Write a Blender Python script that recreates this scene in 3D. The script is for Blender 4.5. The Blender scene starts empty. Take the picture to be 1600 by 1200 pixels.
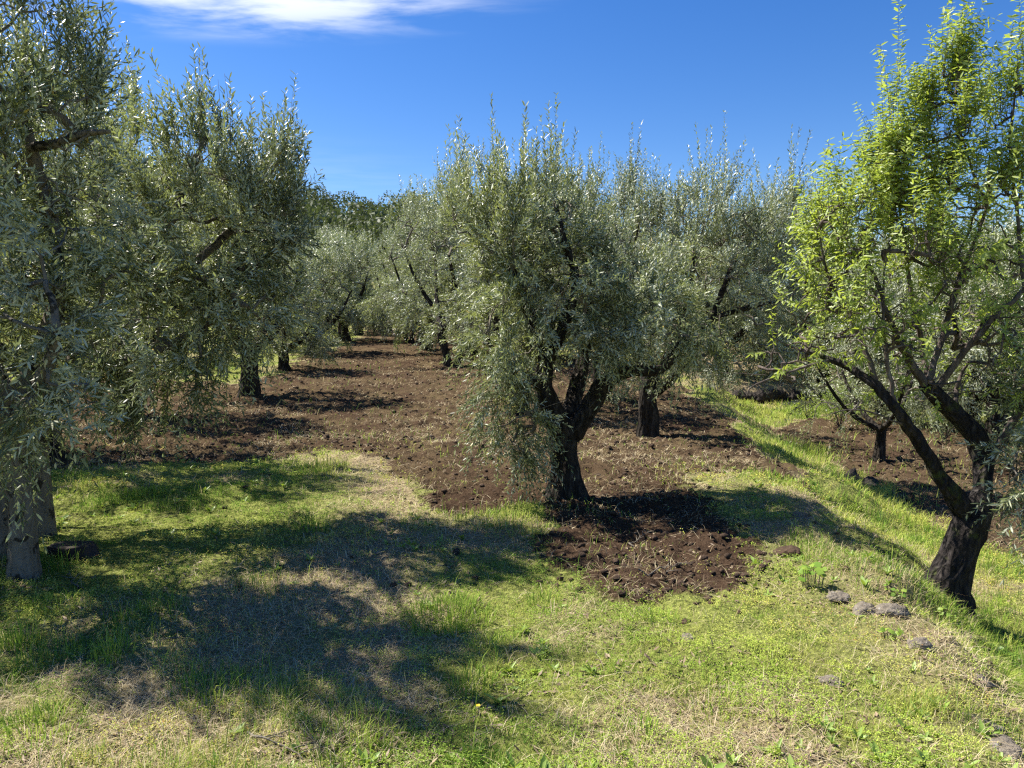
import bpy, math, random
import numpy as np
from mathutils import Vector
random.seed(4)
C = bpy.context.scene.collection
PI = math.pi
# ------------------------------------------------------------------ camera, sky, sun, exposure
FPX, CAMH = 1155.0, 1.6
PITCH = math.atan(100 / FPX)
cam = bpy.data.cameras.new("camera"); cam_o = bpy.data.objects.new("camera", cam); C.objects.link(cam_o)
cam.sensor_width = 36; cam.lens = 36 * FPX / 1600; cam.clip_start = 0.05; cam.clip_end = 5000
cam_o.location = (0, 0, CAMH); cam_o.rotation_euler = (PI / 2 - PITCH, 0, 0)
bpy.context.scene.camera = cam_o
SUN_EL = math.radians(52)
SUN_H = np.array([-0.90, 0.43]); SUN_H = SUN_H / np.linalg.norm(SUN_H)     # horizontal direction TO the sun
sd = Vector((SUN_H[0] * math.cos(SUN_EL), SUN_H[1] * math.cos(SUN_EL), math.sin(SUN_EL)))
sun = bpy.data.lights.new("sun", 'SUN'); sun.energy = 5.0; sun.angle = math.radians(0.53); sun.color = (1, 0.95, 0.86)
sun_o = bpy.data.objects.new("sun", sun); C.objects.link(sun_o)
sun_o.rotation_euler = sd.to_track_quat('Z', 'Y').to_euler(); sun_o.location = sd * 50
vs = bpy.context.scene.view_settings
vs.view_transform = 'Standard'; vs.look = 'None'; vs.exposure = 1.2; vs.gamma = 1
cy = bpy.context.scene.cycles
cy.use_denoising = False; cy.filter_width = 1.3; cy.max_bounces = 5; cy.diffuse_bounces = 2; cy.glossy_bounces = 2; cy.transmission_bounces = 3; cy.transparent_max_bounces = 4

def build_world():
    w = bpy.data.worlds.new("World"); bpy.context.scene.world = w; w.use_nodes = True
    nt = w.node_tree; N = nt.nodes; L = nt.links; N.clear()
    sky = N.new('ShaderNodeTexSky'); sky.sky_type = 'NISHITA'; sky.sun_disc = False
    sky.sun_elevation = SUN_EL; sky.sun_rotation = math.atan2(SUN_H[0], SUN_H[1])
    sky.air_density = 1.0; sky.dust_density = 0.3; sky.ozone_density = 3.0; sky.altitude = 400
    hs = N.new('ShaderNodeHueSaturation'); hs.inputs['Saturation'].default_value = 1.34; hs.inputs['Hue'].default_value = 0.512
    L.new(sky.outputs[0], hs.inputs['Color'])
    tc = N.new('ShaderNodeTexCoord'); sep = N.new('ShaderNodeSeparateXYZ'); L.new(tc.outputs['Generated'], sep.inputs[0])
    mz = N.new('ShaderNodeMath'); mz.operation = 'MAXIMUM'; mz.inputs[1].default_value = 0.03; L.new(sep.outputs[2], mz.inputs[0])
    dx = N.new('ShaderNodeMath'); dx.operation = 'DIVIDE'; L.new(sep.outputs[0], dx.inputs[0]); L.new(mz.outputs[0], dx.inputs[1])
    dy = N.new('ShaderNodeMath'); dy.operation = 'DIVIDE'; L.new(sep.outputs[1], dy.inputs[0]); L.new(mz.outputs[0], dy.inputs[1])
    cmb = N.new('ShaderNodeCombineXYZ'); L.new(dx.outputs[0], cmb.inputs[0]); L.new(dy.outputs[0], cmb.inputs[1])
    mp = N.new('ShaderNodeMapping'); mp.inputs['Scale'].default_value = (0.9, 1.9, 1); mp.inputs['Rotation'].default_value = (0, 0, 0.35)
    L.new(cmb.outputs[0], mp.inputs[0])
    n1 = N.new('ShaderNodeTexNoise'); n1.inputs['Scale'].default_value = 2.0; n1.inputs['Detail'].default_value = 9
    n1.inputs['Roughness'].default_value = 0.56; n1.inputs['Distortion'].default_value = 0.35
    L.new(mp.outputs[0], n1.inputs['Vector'])
    def blob(cx, cyy, sx, sy):
        s = N.new('ShaderNodeVectorMath'); s.operation = 'SUBTRACT'; s.inputs[1].default_value = (cx, cyy, 0); L.new(cmb.outputs[0], s.inputs[0])
        m = N.new('ShaderNodeVectorMath'); m.operation = 'MULTIPLY'; m.inputs[1].default_value = (1 / sx, 1 / sy, 0); L.new(s.outputs[0], m.inputs[0])
        l = N.new('ShaderNodeVectorMath'); l.operation = 'LENGTH'; L.new(m.outputs[0], l.inputs[0])
        r = N.new('ShaderNodeMapRange'); r.interpolation_type = 'SMOOTHSTEP'
        r.inputs['From Min'].default_value = 0.25; r.inputs['From Max'].default_value = 1.0
        r.inputs['To Min'].default_value = 1; r.inputs['To Max'].default_value = 0
        L.new(l.outputs['Value'], r.inputs['Value']); return r.outputs[0]
    b1 = blob(-0.80, 2.30, 1.05, 0.55); b2 = blob(-1.75, 5.2, 1.6, 1.6)
    sc2 = N.new('ShaderNodeMath'); sc2.operation = 'MULTIPLY'; sc2.inputs[1].default_value = 0.06; L.new(b2, sc2.inputs[0])
    mx = N.new('ShaderNodeMath'); mx.operation = 'MAXIMUM'; L.new(b1, mx.inputs[0]); L.new(sc2.outputs[0], mx.inputs[1])
    r2 = N.new('ShaderNodeMapRange'); r2.interpolation_type = 'SMOOTHSTEP'
    r2.inputs['From Min'].default_value = 0.36; r2.inputs['From Max'].default_value = 0.66
    L.new(n1.outputs['Fac'], r2.inputs['Value'])
    ml = N.new('ShaderNodeMath'); ml.operation = 'MULTIPLY'; L.new(mx.outputs[0], ml.inputs[0]); L.new(r2.outputs[0], ml.inputs[1])
    ml2 = N.new('ShaderNodeMath'); ml2.operation = 'MULTIPLY'; ml2.inputs[1].default_value = 0.80; L.new(ml.outputs[0], ml2.inputs[0])
    mix = N.new('ShaderNodeMix'); mix.data_type = 'RGBA'
    L.new(ml2.outputs[0], mix.inputs['Factor']); L.new(hs.outputs[0], mix.inputs['A']); mix.inputs['B'].default_value = (7.4, 7.7, 8.2, 1)
    bg = N.new('ShaderNodeBackground'); bg.inputs['Strength'].default_value = 0.072
    out = N.new('ShaderNodeOutputWorld'); L.new(mix.outputs['Result'], bg.inputs['Color']); L.new(bg.outputs[0], out.inputs['Surface'])
build_world()

# ------------------------------------------------------------------ helpers
FWD = np.array([0, math.cos(PITCH), -math.sin(PITCH)]); UPV = np.array([0, math.sin(PITCH), math.cos(PITCH)])
def ray(u, v): return FWD + np.array([1.0, 0, 0]) * (u - 800) / FPX + UPV * (600 - v) / FPX
def gp(u, v, z=0.0):                       # a point of the level ground
    r = ray(u, v); t = (z - CAMH) / r[2]; return np.array([r[0] * t, r[1] * t, z])
def at(u, v, Y):                           # a point at distance Y
    r = ray(u, v); t = Y / r[1]; return np.array([r[0] * t, Y, CAMH + r[2] * t])

def _hash(ix, iy, s):
    h = (ix.astype(np.int64) * 374761393 + iy.astype(np.int64) * 668265263 + s * 974634777) & 0xFFFFFFFF
    h = ((h ^ (h >> 13)) * 1274126177) & 0xFFFFFFFF
    h = h ^ (h >> 16)
    return (h & 0xFFFFFF) / float(0xFFFFFF)
def vnoise(x, y, s=0):
    x = np.asarray(x, float); y = np.asarray(y, float)
    ix = np.floor(x); iy = np.floor(y); fx = x - ix; fy = y - iy
    fx = fx * fx * (3 - 2 * fx); fy = fy * fy * (3 - 2 * fy)
    a = _hash(ix, iy, s); b = _hash(ix + 1, iy, s); c = _hash(ix, iy + 1, s); d = _hash(ix + 1, iy + 1, s)
    return a + (b - a) * fx + (c - a) * fy + (a - b - c + d) * fx * fy
def fbm(x, y, o=4, s=0, g=0.5):
    v = 0; a = 1.0; t = 0
    for k in range(o):
        v = v + a * vnoise(x * 2 ** k + 17.3 * k, y * 2 ** k - 9.1 * k, s + k); t += a; a *= g
    return v / t
def sstep(a, b, x): t = np.clip((x - a) / (b - a), 0, 1); return t * t * (3 - 2 * t)
def sdpoly(x, y, P):                       # signed distance, positive inside
    P = np.asarray(P); n = len(P); d = np.full(x.shape, 1e18); ins = np.zeros(x.shape, bool)
    for i in range(n):
        a = P[i]; b = P[(i + 1) % n]; ex, ey = b - a; wx = x - a[0]; wy = y - a[1]
        t = np.clip((wx * ex + wy * ey) / (ex * ex + ey * ey + 1e-12), 0, 1)
        d = np.minimum(d, (wx - ex * t) ** 2 + (wy - ey * t) ** 2)
        c = ((a[1] > y) != (b[1] > y)) & (x < (b[0] - a[0]) * (y - a[1]) / (b[1] - a[1] + 1e-12) + a[0])
        ins ^= c
    return np.where(ins, 1, -1) * np.sqrt(d)

LOW = -0.62
def terrain_base(x, y):
    xe = np.interp(y, [-5, 3, 4, 5, 7.7, 12, 18, 30], [1.70, 1.78, 1.82, 2.0, 2.55, 3.4, 4.6, 6.5])
    xt = np.interp(y, [-5, 3, 4.2, 5.2, 7.5, 14, 18, 30], [3.05, 3.15, 3.25, 3.55, 4.5, 5.2, 5.9, 8])
    xe = xe + 0.7 * (fbm(y * 0.6, y * 0 + 3.1, 4, 5) - 0.5); xt = xt + 0.6 * (fbm(y * 0.7, y * 0 + 9.1, 3, 6) - 0.5)
    xt = np.maximum(xt, xe + .5)
    k = (x - xe) / (xt - xe); k = k + .45 * (fbm(x * 1.6, y * 1.6, 4, 15, .6) - .5) * sstep(-.3, .2, k) * sstep(1.3, .8, k); k = sstep(0, 1, k)
    wy = 18.2 + 0.5 * (fbm(x * 0.5, x * 0, 2, 8) - 0.5)
    low = np.where(y < wy, LOW, LOW + 0.40 * sstep(0, 0.35, y - wy))
    h = k * low
    h = h - 0.05 * np.clip(x - 14, 0, 1e9) - 0.0 * y
    rise = np.interp(y, [14, 20, 25, 48, 62, 200, 330, 1500], [0, .3, .5, .95, 2.2, 27, 36, 36])
    rise = rise + sstep(70, 200, y) * 9 * sstep(-25, -90, x) + sstep(60, 110, y) * 3.5 * (fbm(x * 0.03, y * 0.03, 3, 40) - 0.5)
    rx = x - 0.12 * y
    h = h + rise * sstep(14, 1, rx)
    return h, k
_tt = np.concatenate([np.arange(2, 30, 0.02), np.arange(30, 250, .2)])
def gpt(u, v):                             # where the ray meets the terrain
    r = ray(u, v); P = np.array([0, 0, CAMH]) + np.outer(_tt, r); z = terrain_base(P[:, 0], P[:, 1])[0]
    k = np.argmax(P[:, 2] <= z) if (P[:, 2] <= z).any() else len(_tt) - 1
    return np.array([P[k, 0], P[k, 1], z[k]])
SOIL1 = np.array([gpt(u, v)[:2] for u, v in [(-700, 735), (80, 733), (300, 722), (420, 722), (520, 706), (600, 722), (640, 760), (662, 800), (700, 806), (770, 800), (860, 782), (940, 765), (1060, 742), (1170, 742), (1275, 775), (1255, 735), (1190, 700), (1130, 650), (1085, 618), (1035, 588), (900, 560), (700, 522), (640, 511), (575, 511), (548, 540), (470, 560), (430, 588), (380, 602), (300, 596), (100, 592), (-700, 596)]])
SOIL2 = np.array([gp(u, v)[:2] for u, v in [(828, 850), (838, 800), (850, 765), (930, 735), (1060, 738), (1100, 775), (1150, 812), (1195, 872), (1150, 925), (1070, 938), (960, 946), (900, 925), (860, 885)]])
SOIL3 = np.array([gp(u, v, LOW)[:2] for u, v in [(1195, 676), (1240, 662), (1330, 655), (1500, 672), (1900, 690), (2300, 860), (1700, 905), (1600, 880), (1490, 838), (1370, 765), (1290, 715)]])
def soil_mask(x, y):
    w = 0.75 * (fbm(x * 2.2, y * 2.2, 5, 21, .62) - 0.5) + .3 * (fbm(x * 9, y * 9, 3, 22) - .5)
    far = np.clip(y / 12, 0.35, 2)
    d = np.maximum(sdpoly(x, y, SOIL1), np.maximum(sdpoly(x, y, SOIL2), sdpoly(x, y, SOIL3)))
    return sstep(-0.20, 0.28, d + w * far)
def hgt(x, y, soil=None):
    x = np.asarray(x, float); y = np.asarray(y, float)
    h, k = terrain_base(x, y)
    if soil is None: soil = soil_mask(x, y)
    near = sstep(60, 25, y)
    h = h + near * (0.10 * (fbm(x * 0.45, y * 0.45, 3, 1) - 0.5) + 0.075 * (fbm(x * 2.6, y * 2.6, 3, 2) - 0.5))
    cl = fbm(x * 7, y * 7, 4, 3, 0.72)
    h = h + near * soil * (0.14 * (cl - 0.5) + 0.05 * (fbm(x * 1.7, y * 1.7, 2, 4) - .5) + 0.01) + near * (1 - soil) * 0.05 * (cl - .5)
    h = h + soil * sstep(8, 6.5, y) * 0.12 * (fbm(x * 3.1 + 7, y * 3.1, 3, 14, .6) - .55)
    r = np.exp(-(((x - 2.35) / 0.35) ** 2 + ((y - 4.4) / 2.0) ** 2)) * 0.10 * (fbm(x * 5, y * 5, 3, 9))
    return h + r
def hz(x, y): return float(hgt(np.array([x]), np.array([y]))[0])

def make_mesh(name, verts, quads=None, tris=None, mats=(), parent=None, midx=None, attrs=None, smooth=True):
    """midx: per-face material index (quads first, then tris)"""
    verts = np.asarray(verts, np.float32)
    me = bpy.data.meshes.new(name)
    q = np.zeros((0, 4), np.int32) if quads is None else np.asarray(quads, np.int32)
    t = np.zeros((0, 3), np.int32) if tris is None else np.asarray(tris, np.int32)
    me.vertices.add(len(verts)); me.vertices.foreach_set('co', verts.ravel())
    li = np.concatenate([q.ravel(), t.ravel()]).astype(np.int32)
    me.loops.add(len(li)); me.loops.foreach_set('vertex_index', li)
    st = np.concatenate([np.arange(len(q)) * 4, len(q) * 4 + np.arange(len(t)) * 3]).astype(np.int32)
    me.polygons.add(len(st)); me.polygons.foreach_set('loop_start', st)
    if midx is not None: me.polygons.foreach_set('material_index', np.asarray(midx, np.int32))
    me.polygons.foreach_set('use_smooth', np.full(len(st), smooth, bool))
    me.update(calc_edges=True)
    for m in mats: me.materials.append(m)
    for k, v in (attrs or {}).items():
        a = me.attributes.new(k, 'FLOAT', 'POINT'); a.data.foreach_set('value', np.asarray(v, np.float32))
    o = bpy.data.objects.new(name, me); C.objects.link(o)
    if parent: o.parent = parent
    return o
def tag(o, label=None, cat=None, group=None, kind=None):
    if label: o['label'] = label
    if cat: o['category'] = cat
    if group: o['group'] = group
    if kind: o['kind'] = kind
    return o
def empty(name, loc):
    o = bpy.data.objects.new(name, None); C.objects.link(o); o.location = tuple(loc); o.empty_display_size = 0.2; return o

# ------------------------------------------------------------------ materials
def new_mat(name):
    m = bpy.data.materials.new(name); m.use_nodes = True; nt = m.node_tree; nt.nodes.clear()
    out = nt.nodes.new('ShaderNodeOutputMaterial'); return m, nt.nodes, nt.links, out
def rgb(*c): return (c[0], c[1], c[2], 1)
def ramp(N, L, fac, stops):
    r = N.new('ShaderNodeValToRGB'); e = r.color_ramp.elements
    e[0].position = stops[0][0]; e[0].color = rgb(*stops[0][1]); e[1].position = stops[-1][0]; e[1].color = rgb(*stops[-1][1])
    for p, c in stops[1:-1]:
        k = e.new(p); k.color = rgb(*c)
    L.new(fac, r.inputs[0]); return r.outputs[0]
def noise(N, L, scale, detail=4, rough=0.55, vec=None, dist=0):
    n = N.new('ShaderNodeTexNoise'); n.inputs['Scale'].default_value = scale; n.inputs['Detail'].default_value = detail
    n.inputs['Roughness'].default_value = rough; n.inputs['Distortion'].default_value = dist
    if vec is None:
        vec = N.new('ShaderNodeTexCoord').outputs['Object']
    L.new(vec, n.inputs['Vector']); return n.outputs['Fac']
def mixc(N, L, f, a, b):
    m = N.new('ShaderNodeMix'); m.data_type = 'RGBA'
    for s, v in (('Factor', f), ('A', a), ('B', b)):
        if isinstance(v, (tuple, float, int)): m.inputs[s].default_value = v if not isinstance(v, tuple) else rgb(*v)
        else: L.new(v, m.inputs[s])
    return m.outputs['Result']
def attr(N, name): a = N.new('ShaderNodeAttribute'); a.attribute_name = name; return a.outputs['Fac']

def leaf_mat(name, top, top2, under, under2, rough=0.38, trans=0.25, tcol=(0.2, 0.3, 0.05), spec=0.5, extra=None):
    m, N, L, out = new_mat(name)
    r = attr(N, 'rnd')
    ct = mixc(N, L, r, top, top2); cb = mixc(N, L, r, under, under2)
    if extra:                                    # a few yellowing leaves
        g = N.new('ShaderNodeMath'); g.operation = 'GREATER_THAN'; g.inputs[1].default_value = 0.965; L.new(r, g.inputs[0])
        ct = mixc(N, L, g.outputs[0], ct, extra)
    geo = N.new('ShaderNodeNewGeometry')
    c = mixc(N, L, geo.outputs['Backfacing'], ct, cb)
    p = N.new('ShaderNodeBsdfPrincipled'); L.new(c, p.inputs['Base Color']); p.inputs['Roughness'].default_value = rough
    p.inputs['Specular IOR Level'].default_value = spec
    tr = N.new('ShaderNodeBsdfTranslucent'); tr.inputs['Color'].default_value = rgb(*tcol)
    mx = N.new('ShaderNodeMixShader'); mx.inputs[0].default_value = trans
    L.new(p.outputs[0], mx.inputs[1]); L.new(tr.outputs[0], mx.inputs[2]); L.new(mx.outputs[0], out.inputs[0]); return m
M = {}
M['olive_leaf'] = leaf_mat('olive_leaf', (0.055, 0.073, 0.034), (0.17, 0.19, 0.10), (0.29, 0.32, 0.22), (0.58, 0.60, 0.46), 0.43, 0.19, (0.34, 0.41, 0.14), 0.38, (0.36, 0.26, 0.06))
M['olive_leaf_fresh'] = leaf_mat('olive_leaf_fresh', (0.085, 0.108, 0.040), (0.23, 0.25, 0.105), (0.33, 0.355, 0.22), (0.58, 0.60, 0.42), 0.43, 0.22, (0.42, 0.49, 0.13), 0.38, (0.4, 0.3, 0.07))
M['almond_leaf'] = leaf_mat('almond_leaf', (0.10, 0.17, 0.027), (0.31, 0.37, 0.075), (0.21, 0.29, 0.06), (0.40, 0.45, 0.14), 0.42, 0.38, (0.55, 0.66, 0.08), 0.45)
M['shrub_leaf'] = leaf_mat('shrub_leaf', (0.035, 0.05, 0.024), (0.10, 0.115, 0.045), (0.05, 0.065, 0.03), (0.11, 0.125, 0.06), 0.6, 0.15, (0.15, 0.2, 0.05), 0.2)
M['bright_weed'] = leaf_mat('bright_weed', (0.12, 0.22, 0.03), (0.30, 0.40, 0.06), (0.2, 0.30, 0.06), (0.3, 0.40, 0.09), 0.45, 0.28, (0.42, 0.55, 0.06), 0.35)

def bark_mat(name, c1, c2, c3, spot=None, spotcov=0.63, scale=9, bump=0.6, moss=None):
    m, N, L, out = new_mat(name)
    tc = N.new('ShaderNodeTexCoord'); mp = N.new('ShaderNodeMapping'); mp.inputs['Scale'].default_value = (1, 1, 0.28); L.new(tc.outputs['Object'], mp.inputs[0])
    n1 = noise(N, L, scale * 2.6, 8, 0.65, mp.outputs[0], 0.6)
    n2 = noise(N, L, scale * 0.6, 4, 0.6)
    col = ramp(N, L, n1, [(0.3, c1), (0.5, c2), (0.72, c3)])
    col = mixc(N, L, ramp(N, L, n2, [(0.35, (0, 0, 0)), (0.75, (0.5, 0.5, 0.5))]), col, c1)
    if spot:
        n3 = noise(N, L, 11, 5, 0.6, None, 0.4)
        col = mixc(N, L, ramp(N, L, n3, [(spotcov, (0, 0, 0)), (spotcov + 0.05, (0.85, 0.85, 0.85))]), col, spot)
    if moss:
        n4 = noise(N, L, 6, 5, 0.6, None, 0.2)
        col = mixc(N, L, ramp(N, L, n4, [(0.58, (0, 0, 0)), (0.68, (0.8, 0.8, 0.8))]), col, moss)
    p = N.new('ShaderNodeBsdfPrincipled'); L.new(col, p.inputs['Base Color']); p.inputs['Roughness'].default_value = 0.9; p.inputs['Specular IOR Level'].default_value = 0.15
    v = N.new('ShaderNodeTexVoronoi'); v.inputs['Scale'].default_value = scale * 3.4; L.new(mp.outputs[0], v.inputs['Vector'])
    ad = N.new('ShaderNodeMath'); ad.operation = 'ADD'; L.new(n1, ad.inputs[0]); L.new(v.outputs['Distance'], ad.inputs[1])
    b = N.new('ShaderNodeBump'); b.inputs['Strength'].default_value = bump; b.inputs['Distance'].default_value = 0.06; L.new(ad.outputs[0], b.inputs['Height'])
    L.new(b.outputs[0], p.inputs['Normal']); L.new(p.outputs[0], out.inputs[0]); return m
M['olive_bark'] = bark_mat('olive_bark', (0.012, 0.010, 0.008), (0.042, 0.034, 0.027), (0.14, 0.12, 0.095), None, 0.63, 8, 1.0)
M['pale_bark'] = bark_mat('pale_bark', (0.13, 0.11, 0.085), (0.21, 0.18, 0.14), (0.26, 0.23, 0.185), (0.02, 0.017, 0.013), 0.55, 6, 0.8)
M['almond_bark'] = bark_mat('almond_bark', (0.014, 0.012, 0.011), (0.042, 0.035, 0.032), (0.12, 0.105, 0.095), (0.42, 0.42, 0.38), 0.735, 9, 1.0, (0.09, 0.11, 0.03))
M['twig'] = bark_mat('twig', (0.10, 0.085, 0.065), (0.17, 0.15, 0.12), (0.25, 0.22, 0.18), None, 0.6, 12, 0.3)
M['almond_twig'] = bark_mat('almond_twig', (0.05, 0.038, 0.032), (0.12, 0.095, 0.08), (0.24, 0.21, 0.18), None, 0.6, 10, 0.4)
M['stem'] = bark_mat('stem', (0.11, 0.11, 0.06), (0.16, 0.155, 0.09), (0.22, 0.21, 0.13), None, 0.6, 12, 0.1)
M['stump_wood'] = bark_mat('stump_wood', (0.02, 0.016, 0.014), (0.05, 0.038, 0.033), (0.11, 0.085, 0.075), None, 0.6, 7, 0.8)
M['cut_wood'] = bark_mat('cut_wood', (0.025, 0.02, 0.017), (0.06, 0.048, 0.042), (0.12, 0.098, 0.088), None, 0.6, 14, 0.4)

def rock_mat(name, c1, c2, lich=None):
    m, N, L, out = new_mat(name)
    n1 = noise(N, L, 14, 8, 0.65); n2 = noise(N, L, 45, 5, 0.6)
    col = ramp(N, L, n1, [(0.3, c1), (0.7, c2)])
    if lich: col = mixc(N, L, ramp(N, L, n2, [(0.6, (0, 0, 0)), (0.68, (0.7, 0.7, 0.7))]), col, lich)
    p = N.new('ShaderNodeBsdfPrincipled'); L.new(col, p.inputs['Base Color']); p.inputs['Roughness'].default_value = 0.92; p.inputs['Specular IOR Level'].default_value = 0.15
    b = N.new('ShaderNodeBump'); b.inputs['Strength'].default_value = 1.0; b.inputs['Distance'].default_value = 0.02
    ad = N.new('ShaderNodeMath'); ad.operation = 'ADD'; L.new(n1, ad.inputs[0]); L.new(n2, ad.inputs[1]); L.new(ad.outputs[0], b.inputs['Height'])
    L.new(b.outputs[0], p.inputs['Normal']); L.new(p.outputs[0], out.inputs[0]); return m
M['rock'] = rock_mat('lava_rock', (0.09, 0.075, 0.058), (0.28, 0.24, 0.19), (0.36, 0.35, 0.32))
M['dark_rock'] = rock_mat('dark_rock', (0.018, 0.015, 0.013), (0.07, 0.058, 0.05), None)
M['clod'] = rock_mat('soil_clod', (0.034, 0.022, 0.015), (0.105, 0.069, 0.046), None)

def blade_mat(name, cols, trans=0.35, tmul=1.5, nscale=0.9):
    m, N, L, out = new_mat(name)
    r = attr(N, 'rnd')
    c = ramp(N, L, r, cols)
    d = N.new('ShaderNodeBsdfPrincipled'); L.new(c, d.inputs['Base Color']); d.inputs['Roughness'].default_value = 0.7; d.inputs['Specular IOR Level'].default_value = 0.08
    t = N.new('ShaderNodeBsdfTranslucent'); L.new(c, t.inputs['Color'])
    mx = N.new('ShaderNodeMixShader'); mx.inputs[0].default_value = trans
    L.new(d.outputs[0], mx.inputs[1]); L.new(t.outputs[0], mx.inputs[2]); L.new(mx.outputs[0], out.inputs[0]); return m
# rnd: 0..0.7 greens (dark to yellow green), 0.7..1 straw
M['grass'] = blade_mat('grass_blade', [(0.0, (0.10, 0.20, 0.03)), (0.3, (0.21, 0.34, 0.045)), (0.58, (0.38, 0.48, 0.08)), (0.72, (0.48, 0.50, 0.12)), (0.85, (0.52, 0.44, 0.21)), (1.0, (0.60, 0.51, 0.32))])
M['straw'] = blade_mat('straw', [(0.0, (0.30, 0.22, 0.12)), (0.5, (0.48, 0.39, 0.23)), (1.0, (0.66, 0.57, 0.38))], 0.15)
M['weed'] = blade_mat('weed_leaf', [(0.0, (0.16, 0.27, 0.04)), (0.45, (0.36, 0.48, 0.07)), (0.8, (0.56, 0.58, 0.13)), (0.93, (0.50, 0.36, 0.10)), (1.0, (0.38, 0.15, 0.06))], 0.3)

def ground_mat():
    m, N, L, out = new_mat('ground')
    soil = attr(N, 'soil'); dry = attr(N, 'dry')
    nf = noise(N, L, 38, 7, 0.7); nm = noise(N, L, 7, 6, 0.65); nb = noise(N, L, 1.3, 4, 0.6)
    grass = ramp(N, L, nf, [(0.25, (0.06, 0.065, 0.025)), (0.45, (0.17, 0.19, 0.05)), (0.62, (0.33, 0.35, 0.10)), (0.8, (0.46, 0.42, 0.20))])
    straw = ramp(N, L, nf, [(0.25, (0.11, 0.085, 0.05)), (0.5, (0.30, 0.235, 0.14)), (0.75, (0.50, 0.42, 0.27))])
    g = mixc(N, L, dry, grass, straw)
    s1 = ramp(N, L, nf, [(0.25, (0.020, 0.013, 0.009)), (0.5, (0.070, 0.045, 0.030)), (0.78, (0.17, 0.122, 0.082))])
    s2 = ramp(N, L, nm, [(0.3, (0.036, 0.023, 0.015)), (0.7, (0.105, 0.068, 0.044))])
    s = mixc(N, L, 0.45, s1, s2)
    sm = ramp(N, L, nb, [(0.38, (0.0, 0.0, 0.0)), (0.60, (0.55, 0.55, 0.55))])
    mu = N.new('ShaderNodeMath'); mu.operation = 'MULTIPLY'; L.new(sm, mu.inputs[0]); L.new(dry, mu.inputs[1]); sm = mu.outputs[0]
    s = mixc(N, L, sm, s, (0.15, 0.112, 0.06))           # trampled dry grass in the tilth
    ad = N.new('ShaderNodeMath'); ad.operation = 'MULTIPLY_ADD'; ad.inputs[1].default_value = 0.9; ad.inputs[2].default_value = -0.45; L.new(nm, ad.inputs[0])
    sf = N.new('ShaderNodeMath'); sf.operation = 'ADD'; sf.use_clamp = True; L.new(soil, sf.inputs[0]); L.new(ad.outputs[0], sf.inputs[1])
    sr = ramp(N, L, sf.outputs[0], [(0.35, (0, 0, 0)), (0.6, (1, 1, 1))])
    c = mixc(N, L, sr, g, s)
    p = N.new('ShaderNodeBsdfPrincipled'); L.new(c, p.inputs['Base Color']); p.inputs['Roughness'].default_value = 1; p.inputs['Specular IOR Level'].default_value = 0.0
    hsum = N.new('ShaderNodeMath'); hsum.operation = 'MULTIPLY_ADD'; hsum.inputs[1].default_value = 0.7; L.new(nf, hsum.inputs[0]); L.new(nm, hsum.inputs[2])
    b = N.new('ShaderNodeBump'); b.inputs['Strength'].default_value = 1; b.inputs['Distance'].default_value = 0.05; L.new(hsum.outputs[0], b.inputs['Height'])
    L.new(b.outputs[0], p.inputs['Normal']); L.new(p.outputs[0], out.inputs[0]); return m
M['ground'] = ground_mat()

# ------------------------------------------------------------------ ground
_pp = np.array([gpt(u, v)[:2] for u, v in [(250, 1180), (330, 1060), (400, 980), (520, 900), (610, 840), (625, 780), (600, 740), (590, 700)]])
PATHY = _pp[:, 1]; PATHX = _pp[:, 0]
def dry_mask(x, y):
    """how straw-coloured the sward is"""
    n = fbm(x * 1.1 + 5, y * 1.1, 4, 31)
    path = np.exp(-((x - np.interp(y, PATHY, PATHX)) / 0.55) ** 2) * sstep(9.5, 7.5, y)
    e = np.exp(-(((x - 2.2) / 0.5) ** 2)) * sstep(8, 5, y) * 0.6 + 1.2 * sstep(17.5, 18.5, y) * sstep(4, 5, x)
    n = n - .08 * sstep(-.3, -.9, x) * sstep(4.4, 3.6, y) + .30 * (fbm(x * 4.5, y * 4.5, 3, 32) - .5)
    return np.clip(sstep(0.50, 0.70, n) * 0.75 + 0.9 * path + e, 0, 1)
def build_ground():
    def axis(segs):
        a = [segs[0][0]]
        for s0, s1, st0, st1 in segs:
            p = s0
            while p < s1 - 1e-6:
                k = (p - s0) / (s1 - s0); p = min(s1, p + st0 * (st1 / st0) ** k); a.append(p)
        return np.array(a)
    ys = axis([(-30, 0, 3, 0.5), (0, 2.2, 0.4, 0.05), (2.2, 9, 0.026, 0.035), (9, 20, 0.035, 0.14), (20, 60, 0.14, 1.5), (60, 1500, 1.5, 150)])
    xr = axis([(0, 4.5, 0.03, 0.035), (4.5, 9, 0.035, 0.1), (9, 30, 0.1, 1.5), (30, 1500, 1.5, 160)])
    xs = np.concatenate([-xr[::-1][:-1], xr])
    X, Y = np.meshgrid(xs, ys); x = X.ravel(); y = Y.ravel()
    s = soil_mask(x, y); z = hgt(x, y, s); d = dry_mask(x, y); d = np.where(s > .3, sstep(6.4, 8.2, y), d)
    nx, ny = len(xs), len(ys)
    i = (np.arange(ny - 1)[:, None] * nx + np.arange(nx - 1)[None]).ravel()
    q = np.stack([i, i + 1, i + nx + 1, i + nx], 1)
    o = make_mesh('ground', np.stack([x, y, z], 1), q, None, [M['ground']], attrs={'soil': s, 'dry': d})
    tag(o, kind='structure'); print('ground verts', len(x))
build_ground()

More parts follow.
